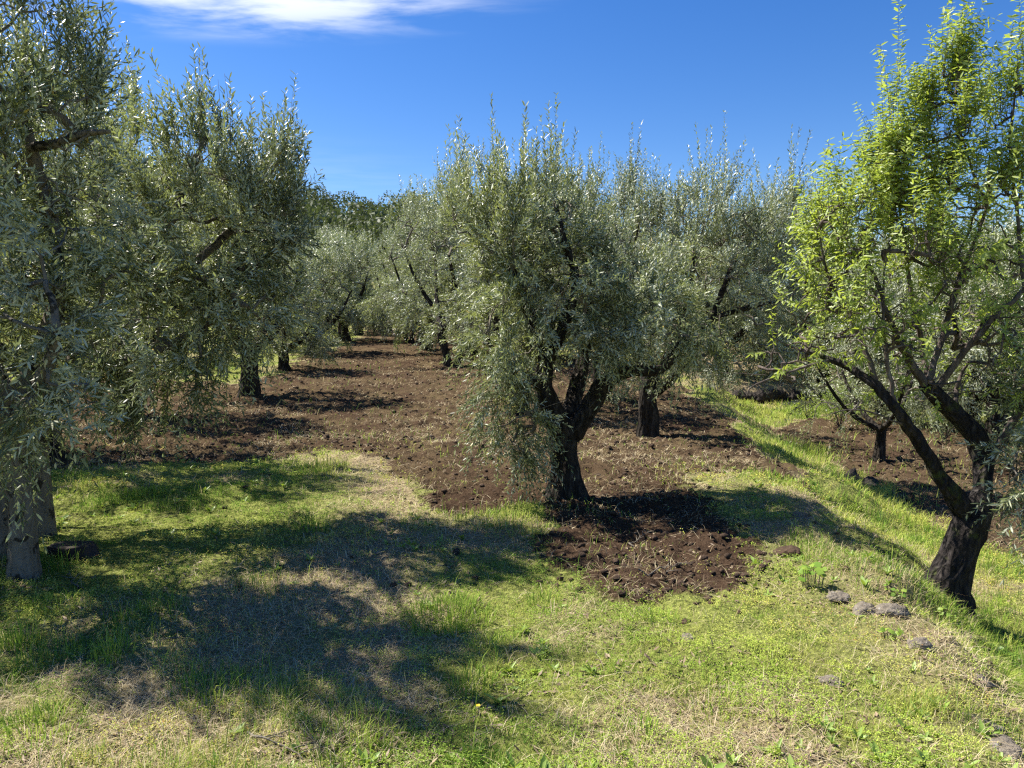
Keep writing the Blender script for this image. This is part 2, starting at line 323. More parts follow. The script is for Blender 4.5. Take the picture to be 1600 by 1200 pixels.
# ------------------------------------------------------------------ trees
def norm(v): return v / (np.linalg.norm(v, axis=-1, keepdims=True) + 1e-12)
class Acc:
    def __init__(s): s.v = []; s.q = []; s.n = 0; s.r = []; s.m = []
    def add(s, v, q, r=None, m=0):
        s.v.append(v); s.q.append(q + s.n); s.n += len(v)
        s.r.append(np.full(len(v), 0.5) if r is None else r); s.m.append(np.full(len(q), m))
    def build(s, name, mats, parent=None, smooth=True):
        return make_mesh(name, np.concatenate(s.v), np.concatenate(s.q), None, mats, parent, np.concatenate(s.m), {'rnd': np.concatenate(s.r)}, smooth)
def tube(acc, P, R, sides=8, rough=0.0, rng=None, m=0, seed=0, cap=True):
    P = np.asarray(P, float); R = np.asarray(R, float); n = len(P)
    T = norm(np.gradient(P, axis=0)); ref = np.array([0.3, 0.9, 0.1]); u = ref - T[0] * ref.dot(T[0]); u /= np.linalg.norm(u)
    ang = np.arange(sides) * 2 * PI / sides; rings = []; cum = 0
    for i in range(n):
        u = u - T[i] * u.dot(T[i]); u /= np.linalg.norm(u); w = np.cross(T[i], u)
        if i: cum += np.linalg.norm(P[i] - P[i - 1])
        rr = R[i]
        if rough:
            a2 = ang / (2 * PI) * 5
            k = fbm(np.cos(ang) * 1.6 + 10 + seed, np.sin(ang) * 1.6 + cum * 3.0 + 20, 3, seed % 50, 0.6) - 0.5
            k2 = np.abs(np.sin(ang * 3 + cum * 4 + seed)) - 0.5
            rr = R[i] * (1 + rough * (1.3 * k + 0.22 * k2))
        rings.append(P[i] + np.outer(np.cos(ang) * rr, u) + np.outer(np.sin(ang) * rr, w))
    V = np.concatenate(rings)
    a = np.arange(sides); b = (a + 1) % sides; Q = []
    for i in range(n - 1): Q.append(np.stack([i * sides + a, i * sides + b, (i + 1) * sides + b, (i + 1) * sides + a], 1))
    Q = np.concatenate(Q)
    if cap and sides % 2 == 0:
        e = (n - 1) * sides; k = sides // 2
        Q = np.concatenate([Q, np.array([[e + j, e + j + 1, e + sides - 2 - j, e + sides - 1 - j] for j in range(k - 1)])])
    acc.add(V, Q, None, m)
def smooth_path(P, R, step=0.06):
    P = np.asarray(P, float); R = np.asarray(R, float)
    d = np.r_[0, np.cumsum(np.linalg.norm(np.diff(P, axis=0), axis=1))]
    n = max(4, int(d[-1] / step)); t = np.linspace(0, d[-1], n)
    # catmull-rom through the points
    out = []
    for tt in t:
        i = min(np.searchsorted(d, tt, side='right') - 1, len(P) - 2); u = (tt - d[i]) / (d[i + 1] - d[i])
        p0 = P[max(i - 1, 0)]; p1 = P[i]; p2 = P[i + 1]; p3 = P[min(i + 2, len(P) - 1)]
        out.append(0.5 * ((2 * p1) + (-p0 + p2) * u + (2 * p0 - 5 * p1 + 4 * p2 - p3) * u * u + (-p0 + 3 * p1 - 3 * p2 + p3) * u ** 3))
    return np.array(out), np.interp(t, d, R)
def leaves(acc, P, T, Rr, rng, Ln, Wd, ang, roll, fine, droop=0, m=0, bulk=None):
    n = len(P); a = np.radians(rng.uniform(*ang, n))[:, None]
    D = np.cos(a) * T + np.sin(a) * Rr + rng.normal(0, 0.16, (n, 3)); D[:, 2] -= droop; D = norm(D)
    Nn = np.sin(a) * T - np.cos(a) * Rr; Nn = norm(Nn - D * (Nn * D).sum(1, keepdims=True))
    W = np.cross(D, Nn); ro = np.radians(rng.normal(0, roll, n))[:, None]
    Nn, W = Nn * np.cos(ro) + W * np.sin(ro), W * np.cos(ro) - Nn * np.sin(ro)
    L = (Ln * rng.uniform(0.45, 1.25, n))[:, None]; w = (Wd * rng.uniform(0.6, 1.25, n))[:, None]
    r = rng.uniform(0, 1, n)
    if fine:
        cu = rng.uniform(-0.10, 0.16, n)[:, None]
        v = np.stack([P, P + D * L * .32 + W * w * .5 + Nn * w * .18, P + D * L * .68 + W * w * .42 - Nn * L * cu * .4 + Nn * w * .1, P + D * L - Nn * L * cu,
                      P + D * L * .68 - W * w * .42 - Nn * L * cu * .4 + Nn * w * .1, P + D * L * .32 - W * w * .5 + Nn * w * .18], 1).reshape(-1, 3)
        b = np.arange(n)[:, None] * 6
        q = np.concatenate([b + np.array([[0, 3, 2, 1]]), b + np.array([[0, 5, 4, 3]])])
        acc.add(v, q, np.repeat(r, 6), m)
    else:
        v = np.stack([P, P + D * L * .45 + W * w * .55, P + D * L, P + D * L * .45 - W * w * .55], 1).reshape(-1, 3)
        b = np.arange(n)[:, None] * 4
        acc.add(v, b + np.array([[0, 3, 2, 1]]), np.repeat(r, 4), m)
def shoots(acc, B, D, Ls, bend, rng, nl, Ln, Wd, ang, roll, fine, stem_r=0.0022, droop=0, lm=0, sm=1, t0=0.12, whorl=False):
    n = len(B); Ls = Ls[:, None]
    S = 4; ts = np.linspace(0, 1, S); cen = [B + D * Ls * t + bend * Ls * t * t for t in ts]
    ref = norm(np.cross(D, rng.normal(0, 1, (n, 3)))); r2 = norm(np.cross(D, ref))
    vs_ = []
    for k, c in enumerate(cen):
        rr = stem_r * (1 - 0.75 * ts[k])
        for j in range(3):
            an = j * 2 * PI / 3; vs_.append(c + rr * (math.cos(an) * ref + math.sin(an) * r2))
    V = np.stack(vs_, 1).reshape(-1, 3); b = np.arange(n)[:, None] * (3 * S); Q = []
    for k in range(S - 1):
        for j in range(3):
            j2 = (j + 1) % 3; Q.append(b + np.array([[3 * k + j, 3 * k + j2, 3 * k + 3 + j2, 3 * k + 3 + j]]))
    acc.add(V, np.concatenate(Q), None, sm)
    cnt = np.maximum(4, (nl * (Ls[:, 0] / Ls.mean())).astype(int)); idx = np.repeat(np.arange(n), cnt)
    k = np.concatenate([np.arange(c) for c in cnt]); tot = cnt[idx]
    t = (t0 + (1 - t0) * ((k // 2 * 2) + rng.uniform(0, 0.9, len(k))) / tot)[:, None]
    P = B[idx] + D[idx] * Ls[idx] * t + bend[idx] * Ls[idx] * t * t
    T = norm(D[idx] + 2 * bend[idx] * t)
    phi = (k // 2) * (PI / 2) + (k % 2) * PI + rng.uniform(-.4, .4, len(k)); phi = phi[:, None]
    R = np.cos(phi) * ref[idx] + np.sin(phi) * r2[idx]; R = norm(R - T * (R * T).sum(1, keepdims=True))
    leaves(acc, P, T, R, rng, Ln, Wd, ang, roll, fine, droop, lm)

def grow_tree(name, label, base, stems, lobes, rng_seed, n_pts, n_shoots, nl=20, leaf=(0.058, 0.013), shoot_len=(0.22, 0.5), fine=False,
              kind='olive', bark='olive_bark', leafm='olive_leaf', top_len=1.35, up=0.55, group=None, cat='olive tree', twigcol='twig', sides=28, limb_from=1, bare=0, tuft=None):
    """stems: list of (points Nx3 world, radii); lobes: list of (centre, (rx,ry,rz), upness, weight)"""
    rng = np.random.default_rng(rng_seed); base = np.asarray(base, float)
    root = empty(name, base)
    nodes = []; par = []; cen = []; lvl = []
    tr = Acc()
    for si, (P, R) in enumerate(stems):
        P = np.asarray(P, float) - base; SP, SR = smooth_path(P, R)
        SP = SP + (0.0 if si == 0 else 1) * rng.normal(0, 0.004, SP.shape)
        acc = tr if si < limb_from else Acc()
        tube(acc, SP, SR, sides if SR[0] > 0.05 else 8, 0.70 if kind != 'pale' else 0.38, seed=rng_seed * 7 + si)
        if si >= limb_from: acc.build('limb', [M[bark if not (kind == 'almond' and si > 2) else 'almond_twig']], root)
        for k in range(len(SP)):
            if k % 3 == 0 and (si > 0 or len(stems) == 1) and SP[k][2] > 0.45:
                nodes.append(SP[k]); par.append(-1); lvl.append(SR[k])
    tr.build('trunk', [M[bark]], root)
    # attraction points
    wts = np.array([l[3] for l in lobes], float); wts /= wts.sum(); pts = []; pl = []
    while len(pts) < n_pts:
        li = rng.choice(len(lobes), p=wts); c, rad, upn = lobes[li][:3]
        v = rng.normal(0, 1, 3); v /= np.linalg.norm(v); v *= rng.uniform(0.25, 1) ** 0.45
        pts.append(np.asarray(c) - base + v * np.asarray(rad) * 0.86); pl.append(li)
    pts = np.array(pts); pl = np.array(pl)
    NN = np.array(nodes); d0 = np.array([np.min(np.linalg.norm(NN - p, axis=1)) for p in pts]); order = np.argsort(d0)
    nodes = list(NN); nlobe = [-1] * len(nodes); npar = [-1] * len(nodes); cnt = [0] * len(nodes); branches = []
    for oi in order:
        p = pts[oi]; A = np.array(nodes); dv = p - A; d = np.linalg.norm(dv, axis=1)
        q = int(np.argmin(d + 0.35 * np.clip(-(dv[:, 2]), 0, 9))); L = d[q]
        if L < 0.03: continue
        k = max(2, int(L / 0.12)); prev = q; path = [q]; off = rng.normal(0, 0.09 if kind != 'almond' else .035, 3) * L
        for j in range(1, k + 1):
            t = j / k; pp = A[q] + (p - A[q]) * t + off * math.sin(PI * t) + np.array([0, 0, 0.10 * L * math.sin(PI * t)]) + (rng.normal(0, 0.012, 3) if j < k else 0)
            nodes.append(pp); npar.append(prev); nlobe.append(pl[oi]); cnt.append(0); prev = len(nodes) - 1; path.append(prev)
        j = prev
        while j >= 0: cnt[j] += 1; j = npar[j]
        branches.append(path)
    A = np.array(nodes); cnt = np.array(cnt); br = Acc(); BM = 3
    rt = 0.0038 if kind != 'almond' else 0.0042
    for path in branches:
        c = cnt[path].astype(float); c[0] = c[1]
        R = rt * c ** 0.52; tube(br, A[path], R, 6 if R[0] > 0.008 else 4, 0, m=3)
    # shoots
    nlobe = np.array(nlobe); cand = np.where(nlobe >= 0)[0]; w = 1.0 / (1 + 0.6 * cnt[cand]) * np.array([l[4] if len(l) > 4 else 1.0 for l in lobes])[nlobe[cand]]
    pick = rng.choice(cand, n_shoots, p=w / w.sum()); B = A[pick] + rng.normal(0, 0.018, (n_shoots, 3))
    nv = int(34 * max(1, n_pts / 300)) if kind != 'almond' else 22; vi = rng.choice(cand, nv); vc = A[vi]; size = np.mean([l[1][0] for l in lobes])
    vr = rng.uniform(0.16, 0.40, nv) * min(size, 1.1); keep = np.ones(n_shoots, bool)
    for c_, r_ in zip(vc, vr): keep &= ~((np.linalg.norm(B - c_, axis=1) < r_) & (rng.uniform(0, 1, n_shoots) < .9))
    B = B[keep]; pick = pick[keep]; n_shoots = len(B)
    lc = np.array([np.asarray(l[0]) - base for l in lobes]); lr = np.array([l[1] for l in lobes]); lu = np.array([l[2] for l in lobes])
    li = nlobe[pick]; outw = norm((B - lc[li]) / lr[li]); rel = ((B - lc[li]) / lr[li])
    upn = lu[li][:, None] + 0.45 * np.clip(rel[:, 2:3], -1, 1)
    rb = rng.normal(0, 0.62, (40, 3)); cl_ = (pick // 7) % 40
    D = norm(outw * 0.6 + rb[cl_] + rng.normal(0, 0.34, (n_shoots, 3)) + np.array([[0, 0, 1.0]]) * (upn + up * 0.4))
    bend = np.zeros((n_shoots, 3)); bend[:, 2] = np.where(upn[:, 0] > 0.45, 0.15, -0.60) * rng.uniform(0.1, 1.3, n_shoots)
    bend += rng.normal(0, 0.07, bend.shape)
    Ls = rng.uniform(shoot_len[0], shoot_len[1], n_shoots) * (1 + (top_len - 1) * np.clip(rel[:, 2] * 1.2, 0, 1) * (upn[:, 0] > 0.4) * rng.uniform(0.2, 1.2, n_shoots))
    top = (upn[:, 0] > 0.85) & (rng.uniform(0, 1, n_shoots) < 0.30)
    Ls = np.where(top, Ls * rng.uniform(1.1, 1.7, n_shoots), Ls)
    D = np.where(top[:, None], norm(D * 0.35 + np.array([[0, 0, 1.0]]) + rng.normal(0, .12, D.shape)), D); bend = np.where(top[:, None], bend * .3, bend)
    fo = br
    lm = np.where(fbm(B[:, 0] * 2.2 + B[:, 2] * 1.3, B[:, 1] * 2.2 + B[:, 2] * 1.1, 2, rng_seed) + rng.normal(0, .08, n_shoots) > .5, 1, 0)
    dead = rng.uniform(0, 1, n_shoots) < (0.05 if kind != 'almond' else .12)
    for k_ in np.where(dead)[0]:
        e = B[k_] + D[k_] * Ls[k_] * .9; tube(br, np.array([B[k_], (B[k_] + e) / 2 + rng.normal(0, .02, 3), e]), [.0035, .0025, .0012], 3, m=3, cap=False)
    ang = (22, 58) if kind != 'almond' else (35, 80)
    if kind == 'almond':
        B, D, Ls, bend = B[~dead], D[~dead], Ls[~dead], bend[~dead]
        shoots(fo, B, D, Ls, bend, rng, nl, leaf[0], leaf[1], ang, 35, fine, 0.0022, 0.45, 0, 1, 0.25)
    else:
        for g in (0, 1):
            s_ = (lm == g) & ~dead
            shoots(fo, B[s_], D[s_], Ls[s_], bend[s_], rng, nl, leaf[0], leaf[1], ang, 28, fine, 0.0016, 0.0, 0 if g == 0 else 2, 1)
    fo.build('crown', [M[leafm], M['stem'] if kind != 'almond' else M['almond_twig'], M['olive_leaf_fresh'], M[twigcol]], root)
    tag(root, label, cat, group)
    return root
def copy_tree(o, loc, rot, scale, label, group=None):
    r = o.copy(); C.objects.link(r); r.location = loc; r.rotation_euler = (0, 0, rot); r.scale = (scale, scale, scale) if not hasattr(scale, '__len__') else scale
    r['label'] = label
    if group: r['group'] = group
    elif 'group' in r: del r['group']
    for ch in list(o.children):
        c = ch.copy(); C.objects.link(c); c.parent = r
    return r
def on_ground(u, v, z0=0.0):
    p = gpt(u, v)
    return np.array([p[0], p[1], hz(p[0], p[1])])

# --- the gnarled olive in the middle
b = on_ground(888, 775); Y = b[1]; bz = b - [0, 0, 0.08]
def a_(u, v, dy=0.0): return at(u, v, Y + dy)
stems = [([bz, a_(886, 745), a_(882, 705, .02), a_(880, 672, .03), a_(882, 652, .03)], [0.21, 0.13, 0.112, 0.13, 0.105]),
         ([a_(876, 672, .0), a_(860, 636, -.06), a_(850, 604, -.1), a_(852, 560, -.05), a_(828, 490, .05), a_(800, 420, .1), a_(782, 360, .15)], [0.115, 0.09, 0.075, 0.062, 0.05, 0.035, 0.018]),
         ([a_(890, 678, .02), a_(912, 650, -.02), a_(932, 622, -.10), a_(946, 598, -.18), a_(985, 580, -.25), a_(1030, 578, -.2), a_(1062, 540, -.1), a_(1070, 480, .1)], [0.10, 0.09, 0.07, 0.062, 0.052, 0.045, 0.032, 0.015]),
         ([a_(884, 665, .05), a_(900, 610, .3), a_(915, 540, .5), a_(925, 450, .55), a_(930, 370, .5)], [0.09, 0.07, 0.055, 0.04, 0.015]),
         ([a_(852, 566, -.05), a_(880, 510, -.15), a_(900, 440, -.2), a_(880, 370, -.2), a_(870, 320, -.1)], [0.055, 0.045, 0.035, 0.025, 0.012]),
         ([a_(850, 606, -.1), a_(812, 580, -.35), a_(780, 560, -.45), a_(755, 520, -.4)], [0.045, 0.035, 0.025, 0.012])]
s = Y / FPX
lobes = [(a_(800, 370), (0.46, 0.7, 0.40), 1.0, 2.5), (a_(890, 440), (0.75, 0.9, 0.45), 0.4, 3.2), (a_(800, 505, -.2), (0.42, 0.7, 0.42), 0.1, 2.0),
         (a_(795, 640, -.4), (0.34, 0.35, 0.52), -0.5, 1.5), (a_(1005, 490, -.1), (0.52, 0.7, 0.32), 0.3, 1.9), (a_(1085, 510, -.1), (0.34, 0.5, 0.28), -0.1, .8), (a_(955, 525, -.3), (0.45, 0.4, 0.18), -0.2, 0.6),
         (a_(860, 340, .1), (0.32, 0.45, 0.26), 1.2, 1.0), (a_(735, 340, .1), (0.22, 0.4, 0.28), 1.1, 0.7), (a_(950, 420, .2), (0.26, 0.5, 0.20), 0.6, .4)]
grow_tree('olive_tree', 'gnarled olive with a dark forked trunk in the middle of the picture', bz, stems, lobes, 11, 460, 3500, 23, (0.055, 0.0118), (0.18, 0.42), True, top_len=1.5)

# --- the olive right behind it
b = on_ground(1015, 680); Y = b[1]; bz = b - [0, 0, 0.08]
stems = [([bz, a_(1013, 650), a_(1012, 615), a_(1014, 592)], [0.165, 0.125, 0.115, 0.11]),
         ([a_(1012, 605), a_(1000, 560, .1), a_(985, 490, .2), a_(990, 400, .3), a_(1000, 330, .3)], [0.09, 0.07, 0.05, 0.03, 0.012]),
         ([a_(1020, 612), a_(1042, 600, -.1), a_(1065, 572, -.2), a_(1110, 500, -.2), a_(1150, 400, -.1), a_(1170, 330, 0)], [0.085, 0.07, 0.055, 0.045, 0.03, 0.012]),
         ([a_(1018, 600), a_(1060, 520, .4), a_(1080, 430, .6), a_(1090, 340, .6)], [0.07, 0.05, 0.035, 0.012]),
         ([a_(1110, 500, -.2), a_(1170, 480, -.3), a_(1220, 470, -.2)], [0.04, 0.03, 0.012])]
lobes = [(a_(1110, 420), (1.10, 1.2, 0.75), 0.6, 4), (a_(1120, 345), (0.95, 1.0, 0.42), 1.1, 2.6), (a_(1195, 450, -.2), (0.62, 0.8, 0.75), 0.3, 2.4), (a_(1215, 350, 0), (0.30, 0.5, 0.5), 1.0, 0.8),
         (a_(1020, 490), (0.6, 0.8, 0.55), 0.2, 1.8), (a_(1170, 555, -.3), (0.75, 0.6, 0.32), -0.35, 1.4), (a_(1060, 550, -.3), (0.5, 0.5, 0.22), -0.2, 0.8), (a_(990, 360, .2), (0.35, 0.5, 0.5), 0.9, 0.9)]
grow_tree('olive_tree', 'tall broad olive behind and right of the gnarled one, single upright trunk', bz, stems, lobes, 12, 430, 3800, 22, (0.058, 0.0135), (0.22, 0.5), False, top_len=1.6)

# --- two pale-trunked olives at the left edge
b = on_ground(38, 905); Y = b[1]; bz = b - [0, 0, 0.06]
def off(u, v, Y0): p = on_ground(u, v); return p - [0, 0, 0.06]
p2 = on_ground(-8, 880) - [0, 0, .06]
stems = [([bz, a_(36, 880), a_(33, 820), a_(28, 760), a_(20, 700), a_(22, 640)], [0.115, 0.082, 0.072, 0.072, 0.080, 0.078]),
         ([a_(22, 650), a_(-20, 560, .05), a_(-60, 450, .1), a_(-90, 330, .1)], [0.075, 0.06, 0.04, 0.015]),
         ([a_(22, 650), a_(60, 560, .1), a_(90, 450, .2), a_(75, 330, .25), a_(55, 250, .25), a_(30, 150, .2)], [0.07, 0.058, 0.048, 0.045, 0.035, 0.015]),
         ([a_(60, 265, .25), a_(45, 236, .2), a_(100, 222, .1), a_(135, 208, .05), a_(172, 206, 0)], [0.035, 0.034, 0.026, 0.02, 0.010]),
         ([p2, at(-6, 800, p2[1]), at(-20, 700, p2[1]), at(-60, 560, p2[1])], [0.10, 0.085, 0.07, 0.04]),
         ([a_(24, 680, 0), a_(60, 600, -.35), a_(90, 520, -.5), a_(70, 440, -.4)], [0.05, 0.035, 0.025, 0.012])]
lobes = [(a_(30, 240), (0.52, 0.7, 0.62), 0.8, 2.6), (a_(-290, 340, .5), (0.8, 0.8, 0.8), .3, 1.6), (a_(-110, 300), (0.7, 0.8, 0.9), 0.5, 2.2), (a_(95, 380, .1), (0.50, 0.7, 0.5), 0.2, 2.2),
         (a_(40, 530, -.2), (0.55, 0.6, 0.42), -0.1, 2.0), (a_(95, 640, -.55), (0.30, 0.25, 0.24), -0.3, 0.6), (a_(20, 90, .1), (0.42, 0.6, 0.42), 1.1, 1.2), (a_(-60, -60, .1), (0.7, 0.7, 0.6), .8, 1.3), (a_(120, 150, .2), (0.16, 0.3, 0.28), 1.1, 0.5), (a_(20, 650, -.3), (0.3, 0.3, 0.25), -0.4, 0.7)]
grow_tree('olive_tree', 'nearest olive at the left edge, pale smooth trunk, silvery leaves', bz, stems, lobes, 13, 400, 3000, 20, (0.062, 0.0125), (0.18, 0.42), True, kind='pale', bark='pale_bark', top_len=1.4, limb_from=1)
b = on_ground(70, 838); Y = b[1]; bz = b - [0, 0, 0.06]
stems = [([bz, a_(69, 800), a_(66, 750), a_(62, 700), a_(66, 640)], [0.080, 0.060, 0.052, 0.050, 0.052]),
         ([a_(66, 650), a_(110, 570, .2), a_(180, 480, .4), a_(240, 390, .5), a_(290, 300, .5), a_(320, 210, .5)], [0.055, 0.055, 0.05, 0.042, 0.03, 0.012]),
         ([a_(180, 480, .4), a_(280, 430, .7), a_(350, 370, .8), a_(410, 300, .8), a_(440, 240, .8)], [0.045, 0.038, 0.03, 0.022, 0.01]),
         ([a_(110, 570, .2), a_(210, 560, .2), a_(300, 520, .3), a_(370, 480, .4)], [0.04, 0.032, 0.025, 0.012]),
         ([a_(66, 640), a_(90, 520, .6), a_(130, 400, .8), a_(170, 300, .9)], [0.05, 0.04, 0.03, 0.012])]
lobes = [(a_(340, 290, .6), (0.42, 0.7, 0.40), 1.0, 2.0), (a_(300, 380, .6), (0.75, 0.9, 0.50), 0.4, 3.4), (a_(415, 360, .7), (0.34, 0.6, 0.42), 0.6, 1.5), (a_(240, 490, .4), (0.75, 0.8, 0.42), 0.0, 2.6),
         (a_(375, 480, .6), (0.40, 0.6, 0.42), 0.0, 1.5), (a_(265, 590, .2), (0.42, 0.4, 0.24), -0.4, 0.9), (a_(190, 280, .8), (0.40, 0.6, 0.42), 0.9, 1.3), (a_(140, 560, .2), (0.35, 0.5, 0.4), -0.2, 1.0), (a_(440, 290, .7), (0.16, 0.3, 0.22), 0.9, 0.4)]
grow_tree('olive_tree', 'spreading olive on a thin pale trunk just behind the nearest one', bz, stems, lobes, 14, 420, 3500, 21, (0.060, 0.0130), (0.18, 0.42), True, kind='pale', bark='pale_bark', top_len=1.5)

# --- prototypes for the other olives of the grove (each first used in view)
def generic(label, base, seed, H, Wd, n_pts=230, n_sh=1500, fork=1, trunk=0.15, leaf=(0.075, 0.019), skirt=0.0, cat='olive tree', group=None, low=0.0):
    rg = np.random.default_rng(seed); b = np.array([base[0], base[1], hz(base[0], base[1]) - 0.08]); k = H / 3.8
    th = (0.75 + 0.2 * rg.uniform()) * k; lean = rg.normal(0, 0.08, 2)
    stems = []
    if fork == 1:
        stems.append(([b, b + [lean[0] * .5, lean[1] * .5, .25 * k], b + [lean[0], lean[1], th * .7], b + [lean[0] * 1.2, lean[1] * 1.2, th]], [trunk * 1.45, trunk * 1.1, trunk, trunk * .95]))
        f = b + [lean[0] * 1.2, lean[1] * 1.2, th * 0.95]
        nb = 4; st = [f] * nb
    else:
        stems.append(([b + [-.1, 0, 0], b + [-.16, 0, .4], b + [-.32, 0, th]], [trunk, trunk * .8, trunk * .7]))
        stems.append(([b + [.1, .05, 0], b + [.2, .05, .4], b + [.36, .05, th]], [trunk, trunk * .8, trunk * .7]))
        nb = 4; st = [b + [-.32, 0, th - .03], b + [.36, .05, th - .03]] * 2
    a0 = rg.uniform(0, 6)
    for j in range(nb):
        a = a0 + j * 2 * PI / nb + rg.normal(0, .3); dx = np.array([math.cos(a), math.sin(a), 0]) * Wd * 0.26
        stems.append(([st[j], st[j] + dx * .6 + [0, 0, .35 * k], st[j] + dx * 1.1 + [0, 0, .95 * k], st[j] + dx * 1.5 + [0, 0, 1.7 * k]], [trunk * .65, trunk * .5, trunk * .34, .015]))
    c = b + [lean[0], lean[1], 0]
    lobes = [(c + [0, 0, H * .58], (Wd * .46, Wd * .46, H * .22), .4, 3.5), (c + [0, 0, H * .78], (Wd * .36, Wd * .36, H * .17), 1.0, 2.2)]
    for j in range(5):
        a = a0 + j * 2 * PI / 5 + rg.normal(0, .25); rr = Wd * rg.uniform(.28, .40)
        lobes.append((c + [math.cos(a) * rr, math.sin(a) * rr, H * (rg.uniform(.36, .56) - low)], (Wd * .20, Wd * .20, H * rg.uniform(.13, .2)), rg.uniform(-.4, .2), .9))
        lobes.append((c + [math.cos(a + .6) * rr * .7, math.sin(a + .6) * rr * .7, H * rg.uniform(.72, .86)], (Wd * .13, Wd * .13, H * .13), 1.1, .5))
    return grow_tree('olive_tree', label, b, stems, lobes, seed, n_pts, n_sh, 17, leaf, (0.25, 0.55), False, top_len=1.6, limb_from=1 if fork == 1 else 2, group=group, cat=cat)
pD = on_ground(388, 620)
P1 = generic('olive left of the bare lane, short dark trunk with a black shadow at its foot', pD, 31, 4.0, 3.0, 300, 2300)
pG = on_ground(706, 573)
P2 = generic('tall olive on two splayed stems, right side of the lane, left of the gnarled olive', pG, 32, 5.3, 4.6, 330, 2800, 2, 0.13, (0.085, 0.021), low=.10)
pE = on_ground(490, 553)
P3 = generic('rounded olive beside the far lane, foliage down to the ground', pE, 33, 3.4, 3.4, 300, 2700, 1, 0.16, (0.09, 0.024), low=.16)
GP = P2
def put(proto, u, v, rot, sc, label, group=None, z0=0.0, dz=-0.06):
    p = on_ground(u, v, z0); return copy_tree(proto, (p[0], p[1], p[2] + dz), rot, sc, label, group)
def put_at(proto, u, Y_, rot, sc, label, group=None):
    x = (u - 800) / FPX * Y_; return copy_tree(proto, (x, Y_, hz(x, Y_) - .06), rot, sc, label, group)
put_at(P1, 62, 8.5, 2.2, 1.16, 'shaded olive behind the two pale trunks at left')
put_at(P1, -190, 9.0, 4.0, 1.08, 'olive half out of the picture at the far left edge, behind the nearest tree')
put_at(P1, 190, 12.0, 5.2, 1.05, 'olive standing in the leaves between the shaded one and the lane')
put_at(P1, 815, 12.5, 1.1, 0.95, 'olive directly behind the gnarled one, its trunk hidden by the hanging leaves')
put_at(P2, 945, 14.5, 2.0, 0.84, 'olive whose top shows in the gap between the two big middle crowns')
put_at(P3, 608, 46, 1.0, 1.15, 'far olive at the very end of the lane, dark trunk below the leaves')
put_at(P3, 445, 19.5, 1.7, .8, 'low rounded olive left of the lane, just beyond the short dark trunk')
put_at(P3, 405, 27, 2.5, 1.0, 'far olive behind the short dark trunk at left')
put_at(P3, 250, 22, 0.3, 1.0, 'olive on the grass strip seen through the leaves at left')
put_at(P2, 668, 26, .9, .95, 'tall-shooted olive closing the view at the right of the lane')
put_at(P2, 640, 31, 3.6, 0.85, 'olive behind the splayed-stem one, right of the lane end')
G = 'far rows of the olive grove'; FL = 'one of the far olives closing the grove behind the lane'
k = 0
far = {(560, 40): 'far olive just left of the last one at the lane end', (520, 44): 'far olive whose crown tops the low gap at left, below the blue sky',
       (540, 33): 'broad far olive filling the gap between the spreading left olive and the lane end', (470, 31): 'far olive half hidden by the hanging right edge of the left olives',
       (1220, 22): 'olive seen between the tall broad olive and the almond crown', (1270, 30): 'far olive topping the low gap left of the almond, behind the nearer one',
       (660, 33): 'far olive on the right side of the lane end, behind the splayed stems', (740, 24): 'full olive right of the lane, wedged between the lane end and the gnarled olive',
       (850, 22): 'olive showing only as tops behind the crown of the gnarled olive', (1010, 22): 'olive glimpsed between the two upright middle trunks',
       (160, 20): 'olive glimpsed through the crowns at upper left', (1130, 20): 'olive behind the right half of the tall broad one, above the stone step'}
spots = [(560, 40), (520, 44), (540, 33), (470, 31), (1220, 22), (1270, 30), (660, 33), (500, 36), (455, 44), (530, 55), None, None, None, (680, 38), None, (640, 58), (740, 24), (770, 32), (850, 22), None, None, (960, 34), (1010, 22), None, (1110, 34), None, None, (160, 20), None, (30, 24), (400, 50), None, None, None, None, (1180, 26), (1130, 20)]
for k, sp in enumerate(spots):
    if sp is None: continue
    u, Y_ = sp
    rs = np.random.default_rng(100 + k); pr = [P3, P2, P3, P1][k % 4]
    put_at(pr, u, Y_, rs.uniform(0, 6), rs.uniform(0.95, 1.25) * (1.15 if pr is P3 else 1), far.get(sp, FL), G)
t = copy_tree(P1, (-5.2, 5.5, -.06), 2.9, .88, 'olive left of the pale trunks, almost wholly outside the picture, shading their feet')
t = copy_tree(P1, (-5.5, 3.1, -.06), 1.3, 1.12, 'olive outside the left edge that shades the lower left lawn')
# --- lower terrace
p = on_ground(1372, 718, LOW)
T1 = generic('small crooked olive on the lower terrace, framed by the almond branches', p, 41, 2.3, 2.6, 150, 900, 1, 0.075, (0.06, 0.014))
put(P1, 1560, 690, 2.0, 0.98, 'dark olive on the lower terrace behind the almond trunk', z0=LOW)
GB = 'bushy olives beyond the lower terrace'
for (u, Y_, r_, sc, lb) in [(1290, 19, 1, .85, 'bushy olive right behind the dark stone step'), (1385, 16, 2, .95, 'wide grey-green olive directly behind the small crooked one'),
                            (1440, 19, 3, 1.1, 'olive showing above and between two bushy ones behind the upright almond shoots'), (1520, 14.5, 4, .95, 'large bushy olive behind the fork of the almond'),
                            (1570, 20, 5, 1.2, 'tall olive crown behind the right-hand almond shoots'), (1340, 24, 6, 1.2, 'olive crown just left of the almond shoots, above the bushy one'),
                            (1490, 26, .4, 1.35, None), (1640, 15, 1.4, 1.05, 'olive cut by the right edge behind the almond'), (1420, 30, .4, 1.5, None), (1290, 34, 2.4, 1.5, None)]:
    put_at(P3, u, Y_, r_, sc, lb or 'one of the far olive tops barely showing behind the almond crown', GB)
put(P3, 1330, 598, 3.7, 0.60, 'low olive by the dark stone step beyond the lower terrace', z0=-0.2)
